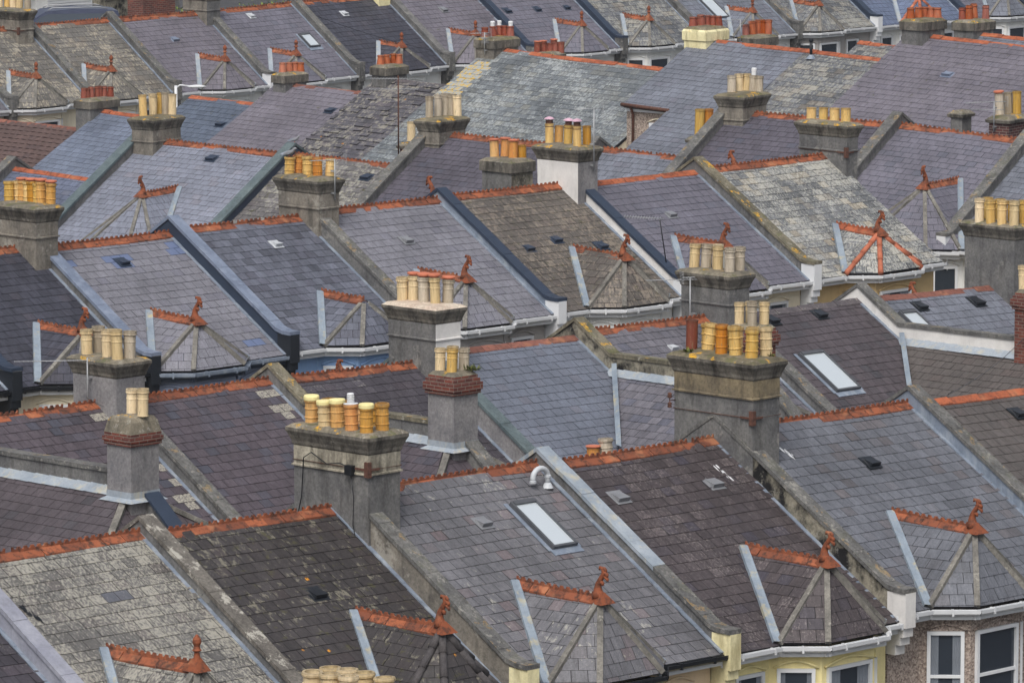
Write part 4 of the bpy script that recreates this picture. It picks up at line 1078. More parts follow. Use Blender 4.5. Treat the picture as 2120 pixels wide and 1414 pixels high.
KT5 = chimney(H['T5'], 1425, 1450, 1484, 284, [(1448, 281, 226, 'tall', 'yellow', .15), (1467, 282, 228, 'tall', 'orange', .15)], cap='slab', mats=('darkbrick', 'darkbrick'), prow=-2.6, drop=3.4, brickm='darkbrick')
KT3 = chimney(H['T3'], 828, 842, 865, 297, [(851, 293, 252, 'tall', 'creampot', .13)], cap='slab', mats=('darkbrick', 'darkbrick'), prow=-1.3, drop=3.4)
KT7 = chimney(H['T7'], 1968, 1990, 2012, 232, [], cap='slab', mats=('render', 'render'), prow=-2.6, drop=3.4)
KT8 = chimney(H['T7'], 2046, 2085, 2130, 242, [(2071, 237, 192, 'tall+lid', 'palepot', .13), (2091, 238, 193, 'tall', 'palepot', .13), (2108, 239, 191, 'tall', 'yellow', .13)], cap='slab', mats=('darkbrick', 'darkbrick'), prow=-2.6, drop=3.4)

# ---- row U, backs facing us, roofs without party copings
G = lambda k, *a, **kw: H.__setitem__(k, House('U', *a, group=GU, flash=None, e=.27, w=.33, **kw))
G('U0', -150, 228, 206, 268, 'pantile', 'house roofed in brown concrete pantiles at the left edge', crest=False, ridge='tcbrown', pan=True)
G('U1', 212, 226, 398, 250, 'slate_blue', 'slate blue roofed back beside the stack with five dark red pots', crest=False, ridge='tcplain')
G('U2', 396, 196, 572, 217, 'slate_blue_spotted', 'deep blue slated back right of the white street lamp', crest=False, ridge='tcplain')
G('U3', 575, 168, 782, 192, 'rose_grey', 'rose grey slated back right of the stack with four orange pots', crest=False, ridge='tcbrown')
G('U4', 782, 158, 1010, 184, 'ragged', 'back with ragged lichen covered slates behind the tall rusty aerial mast', crest=False, ridge='greyridge', loose=.25)
G('U5', 1012, 96, 1442, 147, 'green_grey', 'long green grey slated back with white lichen towards its right end', crest=False, ridge='tcplain', patch=((0, .9, .9, 3.4, 2.),))
G('U6', 1442, 76, 1672, 101, 'steel', 'grey slated back right of the cream painted stack', crest=False, ridge='tcplain', notch=(1.85, 3.8))
G('U7', 1672, 101, 1880, 126, 'worn_mottled', 'blotched slate back right of a thin black flue', crest=False, ridge='tcplain')
G('U8', 1882, 65, 2300, 113, 'rose_grey', 'rose grey slated back below the five orange pots near the right edge', crest=False, ridge='tcplain')
H['W1'] = House('W', 1780, 84, 1925, 100, 'worn_mottled', 'small mottled roof peeping over the ridge beside the five orange pot stack', crest=False, ridge='tcplain', group='roofs glimpsed behind the fifth terrace', flash=None)
H['W2'] = House('W', 2030, 66, 2200, 84, 'steel', 'small grey roof peeping over the ridge at the right edge', crest=False, ridge='tcplain', group='roofs glimpsed behind the fifth terrace', flash=None)
H['U2'].vent(457, 259, 'leadblack', .3); H['U3'].vent(683, 231, 'leadblack', .28); H['U8'].vent(1962, 156, 'leadblue', .3)
K15 = chimney(H['U1'], 158, 190, 243, 206, [
    (180, 197, 176, 'flare', 'redpot', .11), (200, 198, 175, 'flare', 'redpot', .11), (214, 196, 174, 'flare', 'redpot', .11), (174, 200, 178, 'flare', 'redpot', .11), (188, 202, 179, 'flare', 'redpot', .12), (203, 201, 178, 'flare', 'redpot', .11), (227, 198, 176, 'flare', 'redpot', .11)], cap='block', mats=('render', 'render'))
K16 = chimney(H['U3'], 566, 592, 634, 153, [(585, 149, 128, 'tap', 'orangepot', .13), (598, 147, 127, 'tap', 'orangepot', .12), (610, 145, 125, 'tap', 'orangepot', .12), (622, 144, 124, 'tap', 'orangepot', .12)], cap='block', mats=('render', 'render'))
K17 = chimney(H['U4'], 770, 800, 842, 137, [(788, 132, 112, 'tap', 'orangepot', .13), (801, 131, 111, 'tap', 'orangepot', .12), (814, 130, 109, 'tap', 'orangepot', .12), (826, 129, 108, 'tap', 'orangepot', .12)], cap='block', mats=('render', 'render'))
K18 = chimney(H['U5'], 985, 1022, 1073, 80, [(1004, 74, 53, 'tap', 'redpot', .13), (1020, 76, 54, 'tap+can', 'redpot', .13), (1033, 74, 52, 'tap+can', 'redpot', .12), (1045, 73, 51, 'tap', 'redpot', .12), (1057, 72, 50, 'tap+can', 'redpot', .12)], cap='block', mats=('rendwarm', 'rendwarm'), capm='capmoss')
K19 = chimney(H['U6'], 1416, 1460, 1506, 58, [(1449, 50, 31, 'tap', 'redpot', .12), (1435, 53, 33, 'tap', 'redpot', .13), (1452, 55, 32, 'tap', 'redpot', .14), (1466, 53, 32, 'tap', 'redpot', .12), (1478, 52, 31, 'tap', 'redpot', .12), (1489, 51, 30, 'tap', 'redpot', .12)], cap='paint', mats=('cream', 'cream'), corn='cream', capm='capmoss')
K20 = chimney(H['U8'], 1866, 1906, 1957, 42, [(1885, 35, 12, 'tap', 'orangepot', .14), (1903, 36, 13, 'tap', 'orangepot', .14), (1917, 33, 11, 'tap', 'orangepot', .13), (1930, 32, 10, 'tap', 'orangepot', .13), (1942, 31, 9, 'tap', 'orangepot', .13)], cap='block', mats=('render', 'render'), capm='capmoss')
K21 = chimney(H['W2'], 1974, 2012, 2058, 44, [(1993, 43, 18, 'flare', 'redpot', .12), (2007, 44, 14, 'flare', 'orangepot', .13), (2020, 41, 10, 'flare', 'orangepot', .12), (2042, 38, 9, 'flare', 'redpot', .12)], cap='block', mats=('render', 'render'))
K22 = chimney(H['U6'], 1530, 1562, 1608, 76, [(1544, 72, 49, 'cyl', 'redpot', .12), (1558, 74, 45, 'cyl', 'orangepot', .13), (1570, 72, 42, 'cyl', 'orangepot', .11), (1581, 70, 40, 'cyl', 'orangepot', .11), (1592, 69, 38, 'cyl', 'orangepot', .11)], cap='block', mats=('render', 'render'), prow=-2.4, drop=3)
K23 = chimney(H['U5'], 1104, 1132, 1168, 111, [(1112, 107, 86, 'cyl+lid', 'redpot', .11), (1125, 107, 86, 'cyl+lid', 'redpot', .11), (1147, 106, 83, 'cyl+lid', 'redpot', .11), (1128, 110, 92, 'cyl', 'redpot', .11), (1139, 110, 92, 'cyl', 'redpot', .11), (1150, 110, 90, 'cyl', 'redpot', .11), (1162, 110, 89, 'cyl', 'redpot', .11)], cap='block', mats=('render', 'render'), prow=-2.4, drop=3)

# ---- row C, farthest, faces us
CX_ = [(-290, 79), (-118, 68), (50, 53), (222, 39), (418, 24), (603, 6), (790, -12), (965, -27), (1150, -42), (1325, -55), (1515, -68), (1680, -80), (1870, -92), (2000, -102), (2190, -116)]
cdat = [('grey_violet', 'greyish roofed house cut off by the left edge in the farthest terrace', 'conc', 'wcream', None),
        ('tan_mossy', 'tan lichened slate house with a bay, left of the cream potted stack at top left', 'conc', 'wcream', ((20, 152), (90, 163))),
        ('tan_mossy', 'tan slated house between the cream potted stack and the broad stone coping at top left', 'conc', 'wcream', ((176, 138), (242, 148))),
        ('rose_grey', 'grey violet slated house with a blue vent in the farthest terrace', 'conc', 'wwhite', ((411, 117), (476, 129))),
        ('violet_clean', 'grey slated house with a tiny skylight in the farthest terrace', 'conc', 'wwhite', ((561, 106), (624, 116))),
        ('night_blue', 'night blue slated house with a pale vent in the farthest terrace', 'conc', 'wwhite', ((786, 90), (853, 100))),
        ('rose_grey', 'rose tinted grey slated house behind the stack with metal capped red pots', 'render', 'wwhite', ((930, 65), (1000, 75))),
        ('violet_clean', 'blue violet slated house with three dark vents in the farthest terrace', 'leadblack', 'wwhite', ((1150, 45), (1216, 56))),
        ('worn_mottled', 'lichened slate house with green gutter at top centre', 'leadblack', 'wwhite', ((1290, 34), (1356, 45))),
        ('steel', 'blue grey slated house with a long skylight behind the cream stack', 'conc', 'wwhite', ((1506, 18), (1571, 28))),
        ('worn_mottled', 'blotchy dark slated house right of the cream stack at the top edge', 'conc', 'wgrey', ((1640, 4), (1704, 15))),
        ('bright_blue', 'bright blue slated house left of the five orange pots', 'leadblack', 'wwhite', ((1850, -10), (1915, 1))),
        ('violet_clean', 'dark violet slated house behind the five orange pots', 'leadblack', 'wwhite', None),
        ('steel', 'grey slated house with white wall in the top right corner', 'leadblack', 'wwhite', ((2030, -26), (2100, -16)))]
for i, (mt, lb, cp, wl, by) in enumerate(cdat):
    (x0, y0), (x1, y1) = CX_[i], CX_[i + 1]
    h = H['C%d' % i] = House('C', x0, y0, x1, y1, mt, lb, group=GC, wall=wl, e=.27, w=.32, pl=P_(cap=cp, face='leadblack' if cp == 'leadblack' else 'render', foot='frame' if i in (4, 11) else 'conc', hh=.26) if i else None, crest=i != 99)
    if by: h.bay(by[0], by[1], finial='ball', hw=1.45, hw2=.8, hip='tcnew' if i == 11 else 'mortar', valley='leadlight')
H['C3'].vent(361, 83, 'leadblue', .3); H['C4'].skylight((616, 74), .6, .8); H['C9'].skylight((1438, -6), .8, 1.5); H['C5'].vent(713, 30, 'ventpale', .24); H['C4'].vent(520, 35, 'ventpale', .24)
H['C7'].vent(1050, 24, 'leadblack', .28); H['C7'].vent(1112, 21, 'leadblack', .28); H['C7'].vent(1172, 17, 'leadblack', .28); H['C6'].vent(918, 22, 'ventgrey', .28)
KC1 = chimney(H['C2'], -22, 42, 70, 20, [(x, y, y - 34, 'tall', m, .13) for x, y, m in ((-4, 14, 'creampot'), (12, 15, 'yellow'), (26, 17, 'creampot'), (39, 18, 'creampot'), (58, 17, 'palepot'))], mats=('rendwarm', 'rendwarm'))
KC2 = chimney(H['C4'], 378, 430, 456, -18, [(400, -22, -52, 'tall', 'creampot', .13), (425, -20, -50, 'tall', 'creampot', .13)], mats=('rendwarm', 'render'))
KC3 = chimney(H['C6'], 745, 785, 808, -62, [(765, -66, -95, 'tall', 'creampot', .13)], mats=('cream', 'cream'))

# ---- row Z, just below the frame: only its pots reach into the picture
H['Z0'] = House('Z', 300, 1600, 720, 1540, 'mid_grey', 'house below the bottom edge left of the cream pots', group='houses below the bottom edge', flash=None)
H['Z1'] = House('Z', 720, 1538, 1190, 1470, 'mid_grey', 'house below the bottom edge carrying the seven cream pots', group='houses below the bottom edge', flash=None, pl=P_(cap='conc', face='render', foot='white'))
KZ = chimney(H['Z1'], 612, 775, 850, 1462, [
    (683, 1444, 1380, 'roll', 'creampot'), (719, 1450, 1384, 'roll', 'creampot'), (756, 1455, 1391, 'roll', 'creampot'), (646, 1450, 1388, 'roll', 'creampot'),
    (684, 1462, 1394, 'roll', 'creampot'), (722, 1468, 1399, 'roll', 'creampot'), (798, 1462, 1402, 'roll', 'creampot')], rad=.145)

def rear_gable(h, x, y):      # the street side bay's ridge and finial showing over the main ridge
    X = hit(x, y, h.r.Q - h.r.n * 2.0, h.r.n); u = (X - h.P).dot(h.r.a); z = X.z - (h.P + h.a * u).z
    A, B = h.pt(u, -.3, min(z, -.12)), h.pt(u, -2.0, min(z, -.12)); d1 = (h.a * -1 + Vector((0, 0, -.75))).normalized(); d2 = (h.a + Vector((0, 0, -.75))).normalized()
    mb = MB()
    for d in (d1, d2): mb.face([A, B, B + d * 1.5, A + d * 1.5])
    mb.face([B, B + d1 * 1.5, B + d2 * 1.5])
    g = mb.build('rear_bay_roof', h.smat, h.o); mb = MB(); ridge_run(mb, A + up * .03, B + up * .03, d1, d2, crest=True, wing=.16); mb.build('ridge_tiles', M['tc'], g)
    sv = h.n; h.n = -h.n; h.finial(g, B + up * .05, 'horn'); h.n = sv
up = Vector((0, 0, 1))
rear_gable(H['S3'], 893, 414); rear_gable(H['S6'], 1518, 358); rear_gable(H['R7'], 1893, 634); rear_gable(H['R3'], 708, 800)
KA = chimney(H['A3'], 1206, 1245, 1282, 958, [(1228, 958, 928, 'tall+lid', 'orange', .13), (1256, 956, 909, 'roll', 'palepot', .14)], cap='block', mats=('render', 'render'), prow=-2.9, drop=2.2)

for k, h in H.items(): h.finish()

# ------------------------------------------------------------------ small things on the roofs
h = H['A2']; u, p = h.cast(1134, 1008); B = h.pt(u, p, -p * h.t); up = Vector((0, 0, 1))
o = MB(); pts = []
for i in range(11):
    a_ = math.pi * i / 10; pts.append(B + up * (.16 + .17 * math.sin(a_)) + (h.a * -1) * (.2 - .2 * math.cos(a_)))
pts = [B - up * .05] + pts + [pts[-1] - up * .07]
o.tube(pts, .052, 14)
for q, d in ((pts[1], up), (pts[-1], up)): o.lathe(q - up * .03, [(.058, 0), (.064, .01), (.064, .05), (.056, .06)], 14)
o.lathe(B - up * .06, [(.11, 0), (.075, .07), (.058, .10)], 14)
o.build('vent_pipe', M['ventpale'], h.o)
h = H['U7']; u, p = h.cast(1679, 122); B = h.pt(u, p, -p * h.t); o = MB(); o.tube([B - up * .1, B + up * .55], .05, 10); o.lathe(B + up * .5, [(.08, 0), (.08, .06), (.05, .09)], 12)
fl = o.build('flue', M['guttb'], h.o); o = MB(); o.lathe(B - up * .05, [(.16, 0), (.055, .13)], 12); o.build('flue_collar', M['lead'], fl)

# rust bracket and insulators on the nine-pot stack, box and cable on the ten-pot stack
def stack_detail(K, h, z, kind):
    st, C, (hl, hw, s) = K; a, n = h.r.a, h.r.n; c = C - a * hw + n * hl + up * z
    mb = MB()
    if kind == 'strap':
        mb.box(c - a * .005 + n * .02, a * .05, n * .02, up * .14); mb.box(c - a * .02 - n * .02, a * .02, n * .05, up * .14); mb.box(c - a * .03 - n * .16, a * .012, n * .14, up * .02); mb.box(c + a * .13 + n * .03, a * .12, n * .012, up * .02)
        mb.build('corner_strap', M['rust'], h.o)
        mb = MB(); w_ = .008
        q = [C + a * sx * (hw + .02) + n * sy * (hl + .02) + up * z for sx, sy in ((-1, -1), (-1, 1), (1, 1), (1, -1), (-1, -1))]
        mb.tube(q, w_, 5); mb.build('tie_wire', M['rust'], h.o)
stack_detail(K1, H['A2'], -.62, 'strap'); stack_detail(K2, H['A4'], -1.08, 'strap'); stack_detail(K11, H['S6'], -.75, 'strap'); stack_detail(KC1, H['C2'], -.75, 'strap')
st, C, (hl, hw, s) = K1; a, n = H['A2'].r.a, H['A2'].r.n
mb = MB(); c = C - a * (hw + .06) + n * (hl - .42) + up * -.66; mb.box(c, a * .05, n * .09, up * .09); bxo = mb.build('junction_box', M['guttb'], H['A2'].o)
mb = MB(); mb.tube([c + n * .03 - up * .08, c + n * .10 - up * .5, c + n * .08 - up * 1.0, c + n * .22 - up * 1.5, c + n * .30 - up * 1.75], .009, 5)
mb.tube([c - n * .05 + up * .05, c - n * .25 + up * .10, c - n * .6 + up * .05, c - n * 1.0 + up * .22, c - n * 1.2 + up * .1, c - n * 1.25 - up * .6, c - n * 1.5 - up * 1.5], .011, 5)
mb.build('cable', M['guttb'], H['A2'].o)
st, C, (hl, hw, s) = K2; a, n = H['A4'].r.a, H['A4'].r.n
mb = MB(); c = C - a * (hw) - n * (hl - .02) + up * -.92; mb.tube([c, c - a * .16, c - a * .16 - up * .12], .012, 6); mb.tube([c - a * .16, c - a * .16 + up * .05], .012, 6)
for dz in (.05, -.14): mb.lathe(c - a * .16 + up * dz, [(.02, 0), (.045, .01), (.045, .04), (.03, .05), (.045, .06), (.04, .10), (.02, .11)], 10)
mb.build('insulator_bracket', M['rust'], H['A4'].o)

# weeds rooted in the flaunching and the coping
def weed(P, r_, label, seed):
    q = random.Random(seed); o_ = MB()
    for i in range(90):
        d = Vector((q.gauss(0, 1), q.gauss(0, 1), abs(q.gauss(.8, .6)))).normalized(); b_ = P + Vector((q.gauss(0, r_ * .4), q.gauss(0, r_ * .4), 0)); t_ = b_ + d * r_ * q.uniform(.5, 1.3); sd_ = d.cross(Vector((0, 0, 1))).normalized() * .012
        o_.face([b_ - sd_, (b_ + t_) / 2 - sd_ * 1.6, t_, (b_ + t_) / 2 + sd_ * 1.6], tone=q.random() * .8)
    m_ = bpy.data.materials.get('weed_leaf')
    if not m_:
        m_, t, b = base_mat('weed_leaf', .8); cc = mixc(t, attr(t, 'tone'), lin((56, 66, 34)), lin((118, 122, 52))); t.links.new(cc, b.inputs['Base Color'])
    tag(o_.build('weed_tuft', m_, None, origin=P), label, 'plant', 'weeds growing on the masonry')
weed(K5[1] + H['R3'].r.n * .3 + H['R3'].r.a * .28 + up * .05, .16, 'ferny weed beside the right pot of the brick headed stack', 1)
weed(K2[1] - H['A4'].r.n * .75 - H['A4'].r.a * .3 + up * .03, .10, 'mossy tuft at the left end of the nine pot stack', 2)
weed(K2[1] + H['A4'].r.n * .8 + H['A4'].r.a * .35 + up * .03, .10, 'yellowish moss tuft at the right end of the nine pot stack', 3)
hh_ = H['A2']; weed(hh_.pt(.3, hh_.pe - 1.0, -(hh_.pe - 1.0) * hh_.t + .05), .12, 'small green weed below the coping at the foot of the skylight roof', 4)
# aerials
def stack_aerial(K, h, side, dx, foot, top, booms, label, off=.12):
    st, C, (hl, hw, s) = K; a, n = h.r.a, h.r.n
    B = C + n * (hl + off) + a * dx if side == 'n' else C - a * (hw + off) + n * dx
    o = thing('tv_aerial', B - up * foot, label, 'aerial', 'tv aerials strapped to stacks')
    mb = MB(); mb.tube([B - up * foot, B + up * top], .018, 7)
    for z in (-foot + .15, -foot + .7): mb.box(B + up * z - (n if side == 'n' else -a) * (off / 2), a * .03 if side == 'n' else a * off * .5, n * off * .5 if side == 'n' else n * .03, up * .02)
    mb.build('mast', M['alu'], o)
    for (dz, L, az, cnt, vert) in booms:
        c = B + up * (top - dz); d = Vector((math.cos(R(az)), math.sin(R(az)), 0)); sd_ = Vector((-d.y, d.x, 0)) if not vert else up
        mb = MB(); mb.tube([c - d * L * .3, c + d * L * .7], .011, 6)
        for k in range(cnt):
            q = c - d * L * .3 + d * (L * k / max(1, cnt - 1)); mb.tube([q - sd_ * .10, q + sd_ * .10], .006, 4)
        for g in range(-4, 5): q = c - d * L * .3 + up * g * .035; mb.tube([q - sd_ * .13, q + sd_ * .13], .006, 4)
        mb.build('antenna', M['alu'], o)
    return o
stack_aerial(K6, H['R6'], 'w', -.30, 1.7, -.12, [(.05, 1.5, 190, 16, False), (.0, .7, 20, 8, False)], 'grey aerial on the left face of the stack with five pale pots', off=.2)
stack_aerial(K3, H['R2'], 'w', -.1, 1.1, .03, [(.05, 2.2, 187, 24, False)], 'long flat aerial across the stack with grey and cream pots')
stack_aerial(K10, H['S5'], 'n', .1, .6, 1.05, [(.02, .75, 200, 10, False)], 'small aerial rising behind the cowled yellow pots of the white stack')
stack_aerial(K18, H['U5'], 'n', .1, .5, .25, [(.02, .7, 200, 8, False), (.2, .5, 100, 6, False)], 'small aerial on the stack with metal capped red pots')
stack_aerial(KT8, H['T7'], 'n', -.1, .4, .5, [(.02, 1.3, 200, 16, False), (.25, 1.0, 170, 12, False)], 'aerial cluster on the sooty brick stack at the right edge')
stack_aerial(K22, H['U6'], 'n', -.2, .3, .6, [(.02, .9, 210, 12, False)], 'aerial beside the five red pots right of the cream stack')
stack_aerial(K9, H['S3'], 'n', .1, .5, .5, [(.02, .9, 200, 12, False)], 'aerial above the ochre potted stack with the bird')
# slack wires between stacks and roofs
def wire(A, B, sag, label, r_=.007):
    mb = MB(); n = 14; mb.tube([A.lerp(B, i / n) - up * (sag * 4 * (i / n) * (1 - i / n)) for i in range(n + 1)], r_, 5); o_ = mb.build('cable', M['guttb'], None, origin=A); tag(o_, label, 'cable', 'slack overhead cables')
wire(K8b[1] + up * -.9 - H['R7'].r.a * .3, H['A5'].pt(1.2, .05, .05), .15, 'dark cable from the red brick stack down to the plain orange ridge')
wire(K3[1] + up * -1.0 + H['R2'].r.n * .75, H['R1'].pt(H['R1'].W - .6, 0, .12), .12, 'thin slack cable from the grey and cream potted stack to the ridge beside it', .005)
wire(K18[1] + up * .2, K23[1] + up * -.1, .3, 'thin cable between the metal capped red pots and the red pots to their right', .006)
wire(H['C5'].pt(.14, 1.2, -1.2 * .72 + .4), H['C5'].pt(H['C5'].W - .3, 3.3, -3.2 * .72 + .2), .1, 'cable trailing down the night blue roof of the farthest terrace', .008)
# tall rusty mast in front of the ragged roof
h = H['T3']; B = hit(825, 322, h.pt(0, -.3, 0), h.r.n); s = F / B.y
o = thing('tv_aerial', B, 'tall rusty mast carrying two long aerials before the ragged slate roof', 'aerial', 'tv aerials strapped to stacks')
mb = MB(); mb.tube([B, B + up * (166 / s)], .022, 7); mb.build('mast', M['rust'], o)
for dz, L in ((160, 1.4), (138, 1.5)):
    c = B + up * (dz / s); mb = MB(); mb.tube([c - Vector((L * .6, 0, 0)), c + Vector((L * .4, 0, 0))], .012, 6)
    for k in range(16): q = c + Vector((-L * .6 + L * k / 15, 0, 0)); mb.tube([q - Vector((.03, .12, .02)), q + Vector((.03, .12, .02))], .006, 4)
    mb.build('antenna', M['alu'], o)
# aerial at the end of the white coping, above the brown roof
h = H['S5']; uq, pq = h.cast(1384, 600); B = h.pt(.15, h.pe - .7, -(h.pe - .7) * h.t + .33)
o = thing('tv_aerial', B, 'slanting dark aerial above the brown roofed bay and white party wall', 'aerial', 'tv aerials strapped to stacks')
mb = MB(); T_ = B + up * 1.15 - h.r.a * .25; mb.tube([B, T_], .016, 6); mb.build('mast', M['guttb'], o)
mb = MB(); d = Vector((-1, .1, .05)); mb.tube([T_ + d * .9, T_ - d * .1], .01, 5)
for k in range(14): q = T_ + d * (.9 - k * .07); mb.tube([q - Vector((.02, .1, .03)), q + Vector((.02, .1, .03))], .006, 4)
mb.build('antenna', M['alu'], o)
# satellite dish at the foot of the green coping
h = H['T2']; B = h.pt(-.1, h.pe - .1, -(h.pe - .1) * h.t - .05)
o = thing('satellite_dish', B, 'dark satellite dish at the foot of the long green coping', 'satellite dish')
mb = MB(); d = Vector((-.35, -.9, .25)).normalized(); x = d.cross(up).normalized(); y = x.cross(d)
vs = []; fs = []
for j, r_ in enumerate((.0, .12, .24, .33)):
    for k in range(18): vs.append(B - h.r.a * .12 + (x * math.cos(k * .349) * r_ + y * math.sin(k * .349) * r_ * 1.1) + d * (r_ * r_ * .6))
for j in range(3):
    for k in range(18): fs.append((j * 18 + k, j * 18 + (k + 1) % 18, (j + 1) * 18 + (k + 1) % 18, (j + 1) * 18 + k))
mb.shared(vs, fs); mb.build('dish', M['black'], o)
mb = MB(); mb.tube([B - h.r.a * .12, B - h.r.a * .12 + d * .35 - y * .1], .012, 5); mb.tube([B, B - h.r.a * .12], .02, 6); mb.build('arm', M['alu'], o)

# bird droppings splashed down the slates
for (hk, x, y, sd0) in (('A3', 1497, 978, 1), ('A4', 1618, 932, 2), ('A0', 60, 1268, 3)):
    h = H[hk]; u, p = h.cast(x, y); rr_ = random.Random(sd0); mb = MB(); N = h.a.cross(h.V).normalized(); N = N if N.z > 0 else -N
    for k in range(9):
        du, dv, ln_ = rr_.uniform(-.06, .06), rr_.uniform(-.2, .2), rr_.uniform(.05, .22); O = h.on(u + du + dv * .3, p / h.cos + dv) + N * .03
        w_ = rr_.uniform(.008, .028); mb.face([O - h.a * w_, O + h.V * ln_ * .5 - h.a * w_ * 1.2, O + h.V * ln_, O + h.V * ln_ * .4 + h.a * w_, O - h.V * .02 + h.a * w_ * .5])
    mb.build('droppings', M['frame' if hk != 'A0' else 'guttb'], h.roof)

# gulls resting near the ochre pots
def bird(P, d, label, sc_=1.):
    o_ = MB(); d = d.normalized(); sd_ = d.cross(up)
    path = [(-.24, .05, .012), (-.16, .07, .03), (-.06, .10, .058), (.04, .125, .065), (.10, .16, .045), (.125, .20, .036), (.15, .225, .036), (.18, .225, .022), (.205, .22, .008)]
    o_.tube([P + (d * q[0] + up * q[1]) * sc_ for q in path], [q[2] * sc_ for q in path], 10)
    for s_ in (-1, 1):
        o_.tube([P + (sd_ * s_ * .025 + up * .0) * sc_, P + (sd_ * s_ * .025 + up * .08) * sc_], .006, 5, 1)
        w_ = [P + (d * x_ + up * z_ + sd_ * s_ * y_) * sc_ for x_, z_, y_ in ((.07, .15, .045), (.02, .09, .062), (-.2, .05, .03), (-.26, .075, .012), (-.06, .165, .03))]
        o_.face(w_ if s_ > 0 else list(reversed(w_)), 2)
    b_ = o_.build('bird', [M['ventgrey'], M['lid'], M['lead']], None, origin=P)
    tag(b_, label, 'bird')
pk = K9[0]
tops = []
for ch in pk.children:
    if ch.name.startswith('chimney_pot'):
        Wp = Vector(pk['_o']) + ch.location; tops.append((prj(Wp)[0], Wp + up * ch.scale.z * 1.0))
tops.sort(key=lambda q: abs(q[0] - 598)); bird(tops[0][1] + Vector((.0, 0, -.01)), Vector((1, -.4, 0)), 'grey bird perched on the left ochre pot')
h = H['T3']; bird(h.pt(.15, -.15, .30), Vector((1, -.2, 0)), 'grey bird standing on the coping peak above the ochre pots', .9)

# street lamp between the terraces
X = hit(364, 178, ROWS['U'].Q - ROWS['U'].n * 7.5, ROWS['U'].n); zb = X.z - 8
o = thing('street_lamp', Vector((X.x, X.y, zb)), 'white street lamp arching over the deep blue slate roof', 'street lamp')
mb = MB(); mb.tube([Vector((X.x, X.y, zb)), X], [.09, .055], 10); mb.build('pole', M['guttw'], o)
s = F / X.y; mb = MB(); mb.tube([X - up * .1, X + Vector((.15, 0, .02)), X + Vector((28 / s, 0, -.02))], .03, 8); mb.build('arm', M['guttw'], o)
mb = MB(); c = X + Vector((42 / s, 0, -.03)); vs = []; fs = []
prof = [(-.32, .03), (-.2, .08), (0, .11), (.18, .10), (.32, .05), (.38, .01)]
for x, r_ in prof:
    for k in range(12): vs.append(c + Vector((x, math.cos(k * .5236) * r_ * 1.3, math.sin(k * .5236) * r_ * .6)))
for j in range(5):
    for k in range(12): fs.append((j * 12 + k, j * 12 + (k + 1) % 12, (j + 1) * 12 + (k + 1) % 12, (j + 1) * 12 + k))
mb.shared(vs, fs); mb.build('lamp_head', M['guttw'], o)

# things beyond the farthest terrace
rc = ROWS['C']
def behind(x, y, d): return hit(x, y, rc.Q - rc.n * d, rc.n)
X = behind(135, 16, 9.0); base = X.copy(); base.z = X.z - 1.95
o = thing('parked_van', base, 'dark blue people carrier parked beyond the top left ridge', 'van')
d = Vector((math.cos(R(12)), math.sin(R(12)), 0)); q = Vector((-d.y, d.x, 0)); mb = MB()
prof = [(-2.1, .35), (-2.15, .9), (-1.95, 1.15), (-1.3, 1.62), (-.9, 1.86), (.2, 1.95), (1.4, 1.93), (2.0, 1.85), (2.2, 1.1), (2.2, .35)]
for i in range(len(prof)):
    a_, b_ = prof[i - 1], prof[i]; f = lambda z: .98 - .16 * max(0, z - 1.1)
    mb.face([base + d * a_[0] * 1.0 - q * f(a_[1]) + up * a_[1], base + d * b_[0] - q * f(b_[1]) + up * b_[1], base + d * b_[0] + q * f(b_[1]) + up * b_[1], base + d * a_[0] + q * f(a_[1]) + up * a_[1]])
for s_ in (-1, 1): mb.face([base + d * p[0] + q * s_ * (.98 - .16 * max(0, p[1] - 1.1)) + up * p[1] for p in prof])
mb.build('body', plain('van_paint', (58, 64, 84), .35), o)
for s_ in (-1, 1):
    mb = MB(); pl_ = [(-1.65, 1.18), (-1.15, 1.62), (-.8, 1.76), (1.6, 1.76), (1.95, 1.2)]
    mb.face([base + d * p[0] + q * s_ * (.995 - .16 * max(0, p[1] - 1.1)) + up * p[1] for p in pl_]); mb.build('side_window', M['glass'], o)
    for x in (-1.35, 1.35):
        c = base + d * x + q * s_ * .9 + up * .33; mb = MB(); mb.tube([c - q * .11, c + q * .11], .33, 16); mb.build('wheel', M['guttb'], o)
    mb = MB(); mb.tube([base + d * x + q * s_ * .72 + up * z for x, z in ((-.8, 1.9), (-.6, 1.99), (1.3, 2.0), (1.6, 1.92))], .025, 6); mb.build('roof_rail', M['alu'], o)
mb = MB(); mb.face([base + d * (x) + q * y + up * z for x, z, y in ((-2.0, 1.14, -.9), (-1.31, 1.63, -.82), (-1.31, 1.63, .82), (-2.0, 1.14, .9))]); mb.build('windscreen', glass_mat('windscreen_glass', (70, 110, 100)), o)
def slab_thing(name, x0, x1, ytop, dist, depth, hgt, mat, label, cat, part='wall'):
    A, B = behind(x0, ytop, dist), behind(x1, ytop, dist); B.z = A.z; ax = (B - A); L = ax.length; ax = ax / L; c = (A + B) / 2 - up * hgt / 2 - rc.n * depth / 2
    o_ = thing(name, c - up * hgt / 2, label, cat); mb = MB(); mb.box(c, ax * L / 2, rc.n * depth / 2, up * hgt / 2); mb.build(part, M[mat], o_); return o_, A, B, ax
o_, A, B, ax = slab_thing('garage', 75, 215, -40, 14, 5, 6, 'wwhite', 'pale building with a ribbed shutter behind the parked people carrier', 'building')
mb = MB()
for k in range(22): mb.box((A + B) / 2 + rc.n * .03 - up * (.6 + k * .12), ax * 1.3, rc.n * .02, up * .05)
mb.build('shutter', M['frame'], o_)
mb = MB(); mb.box((A + B) / 2 + up * .1 - rc.n * 2.4, ax * 3.2, rc.n * 2.8, up * .1); mb.build('roof', M['greyridge'], o_)
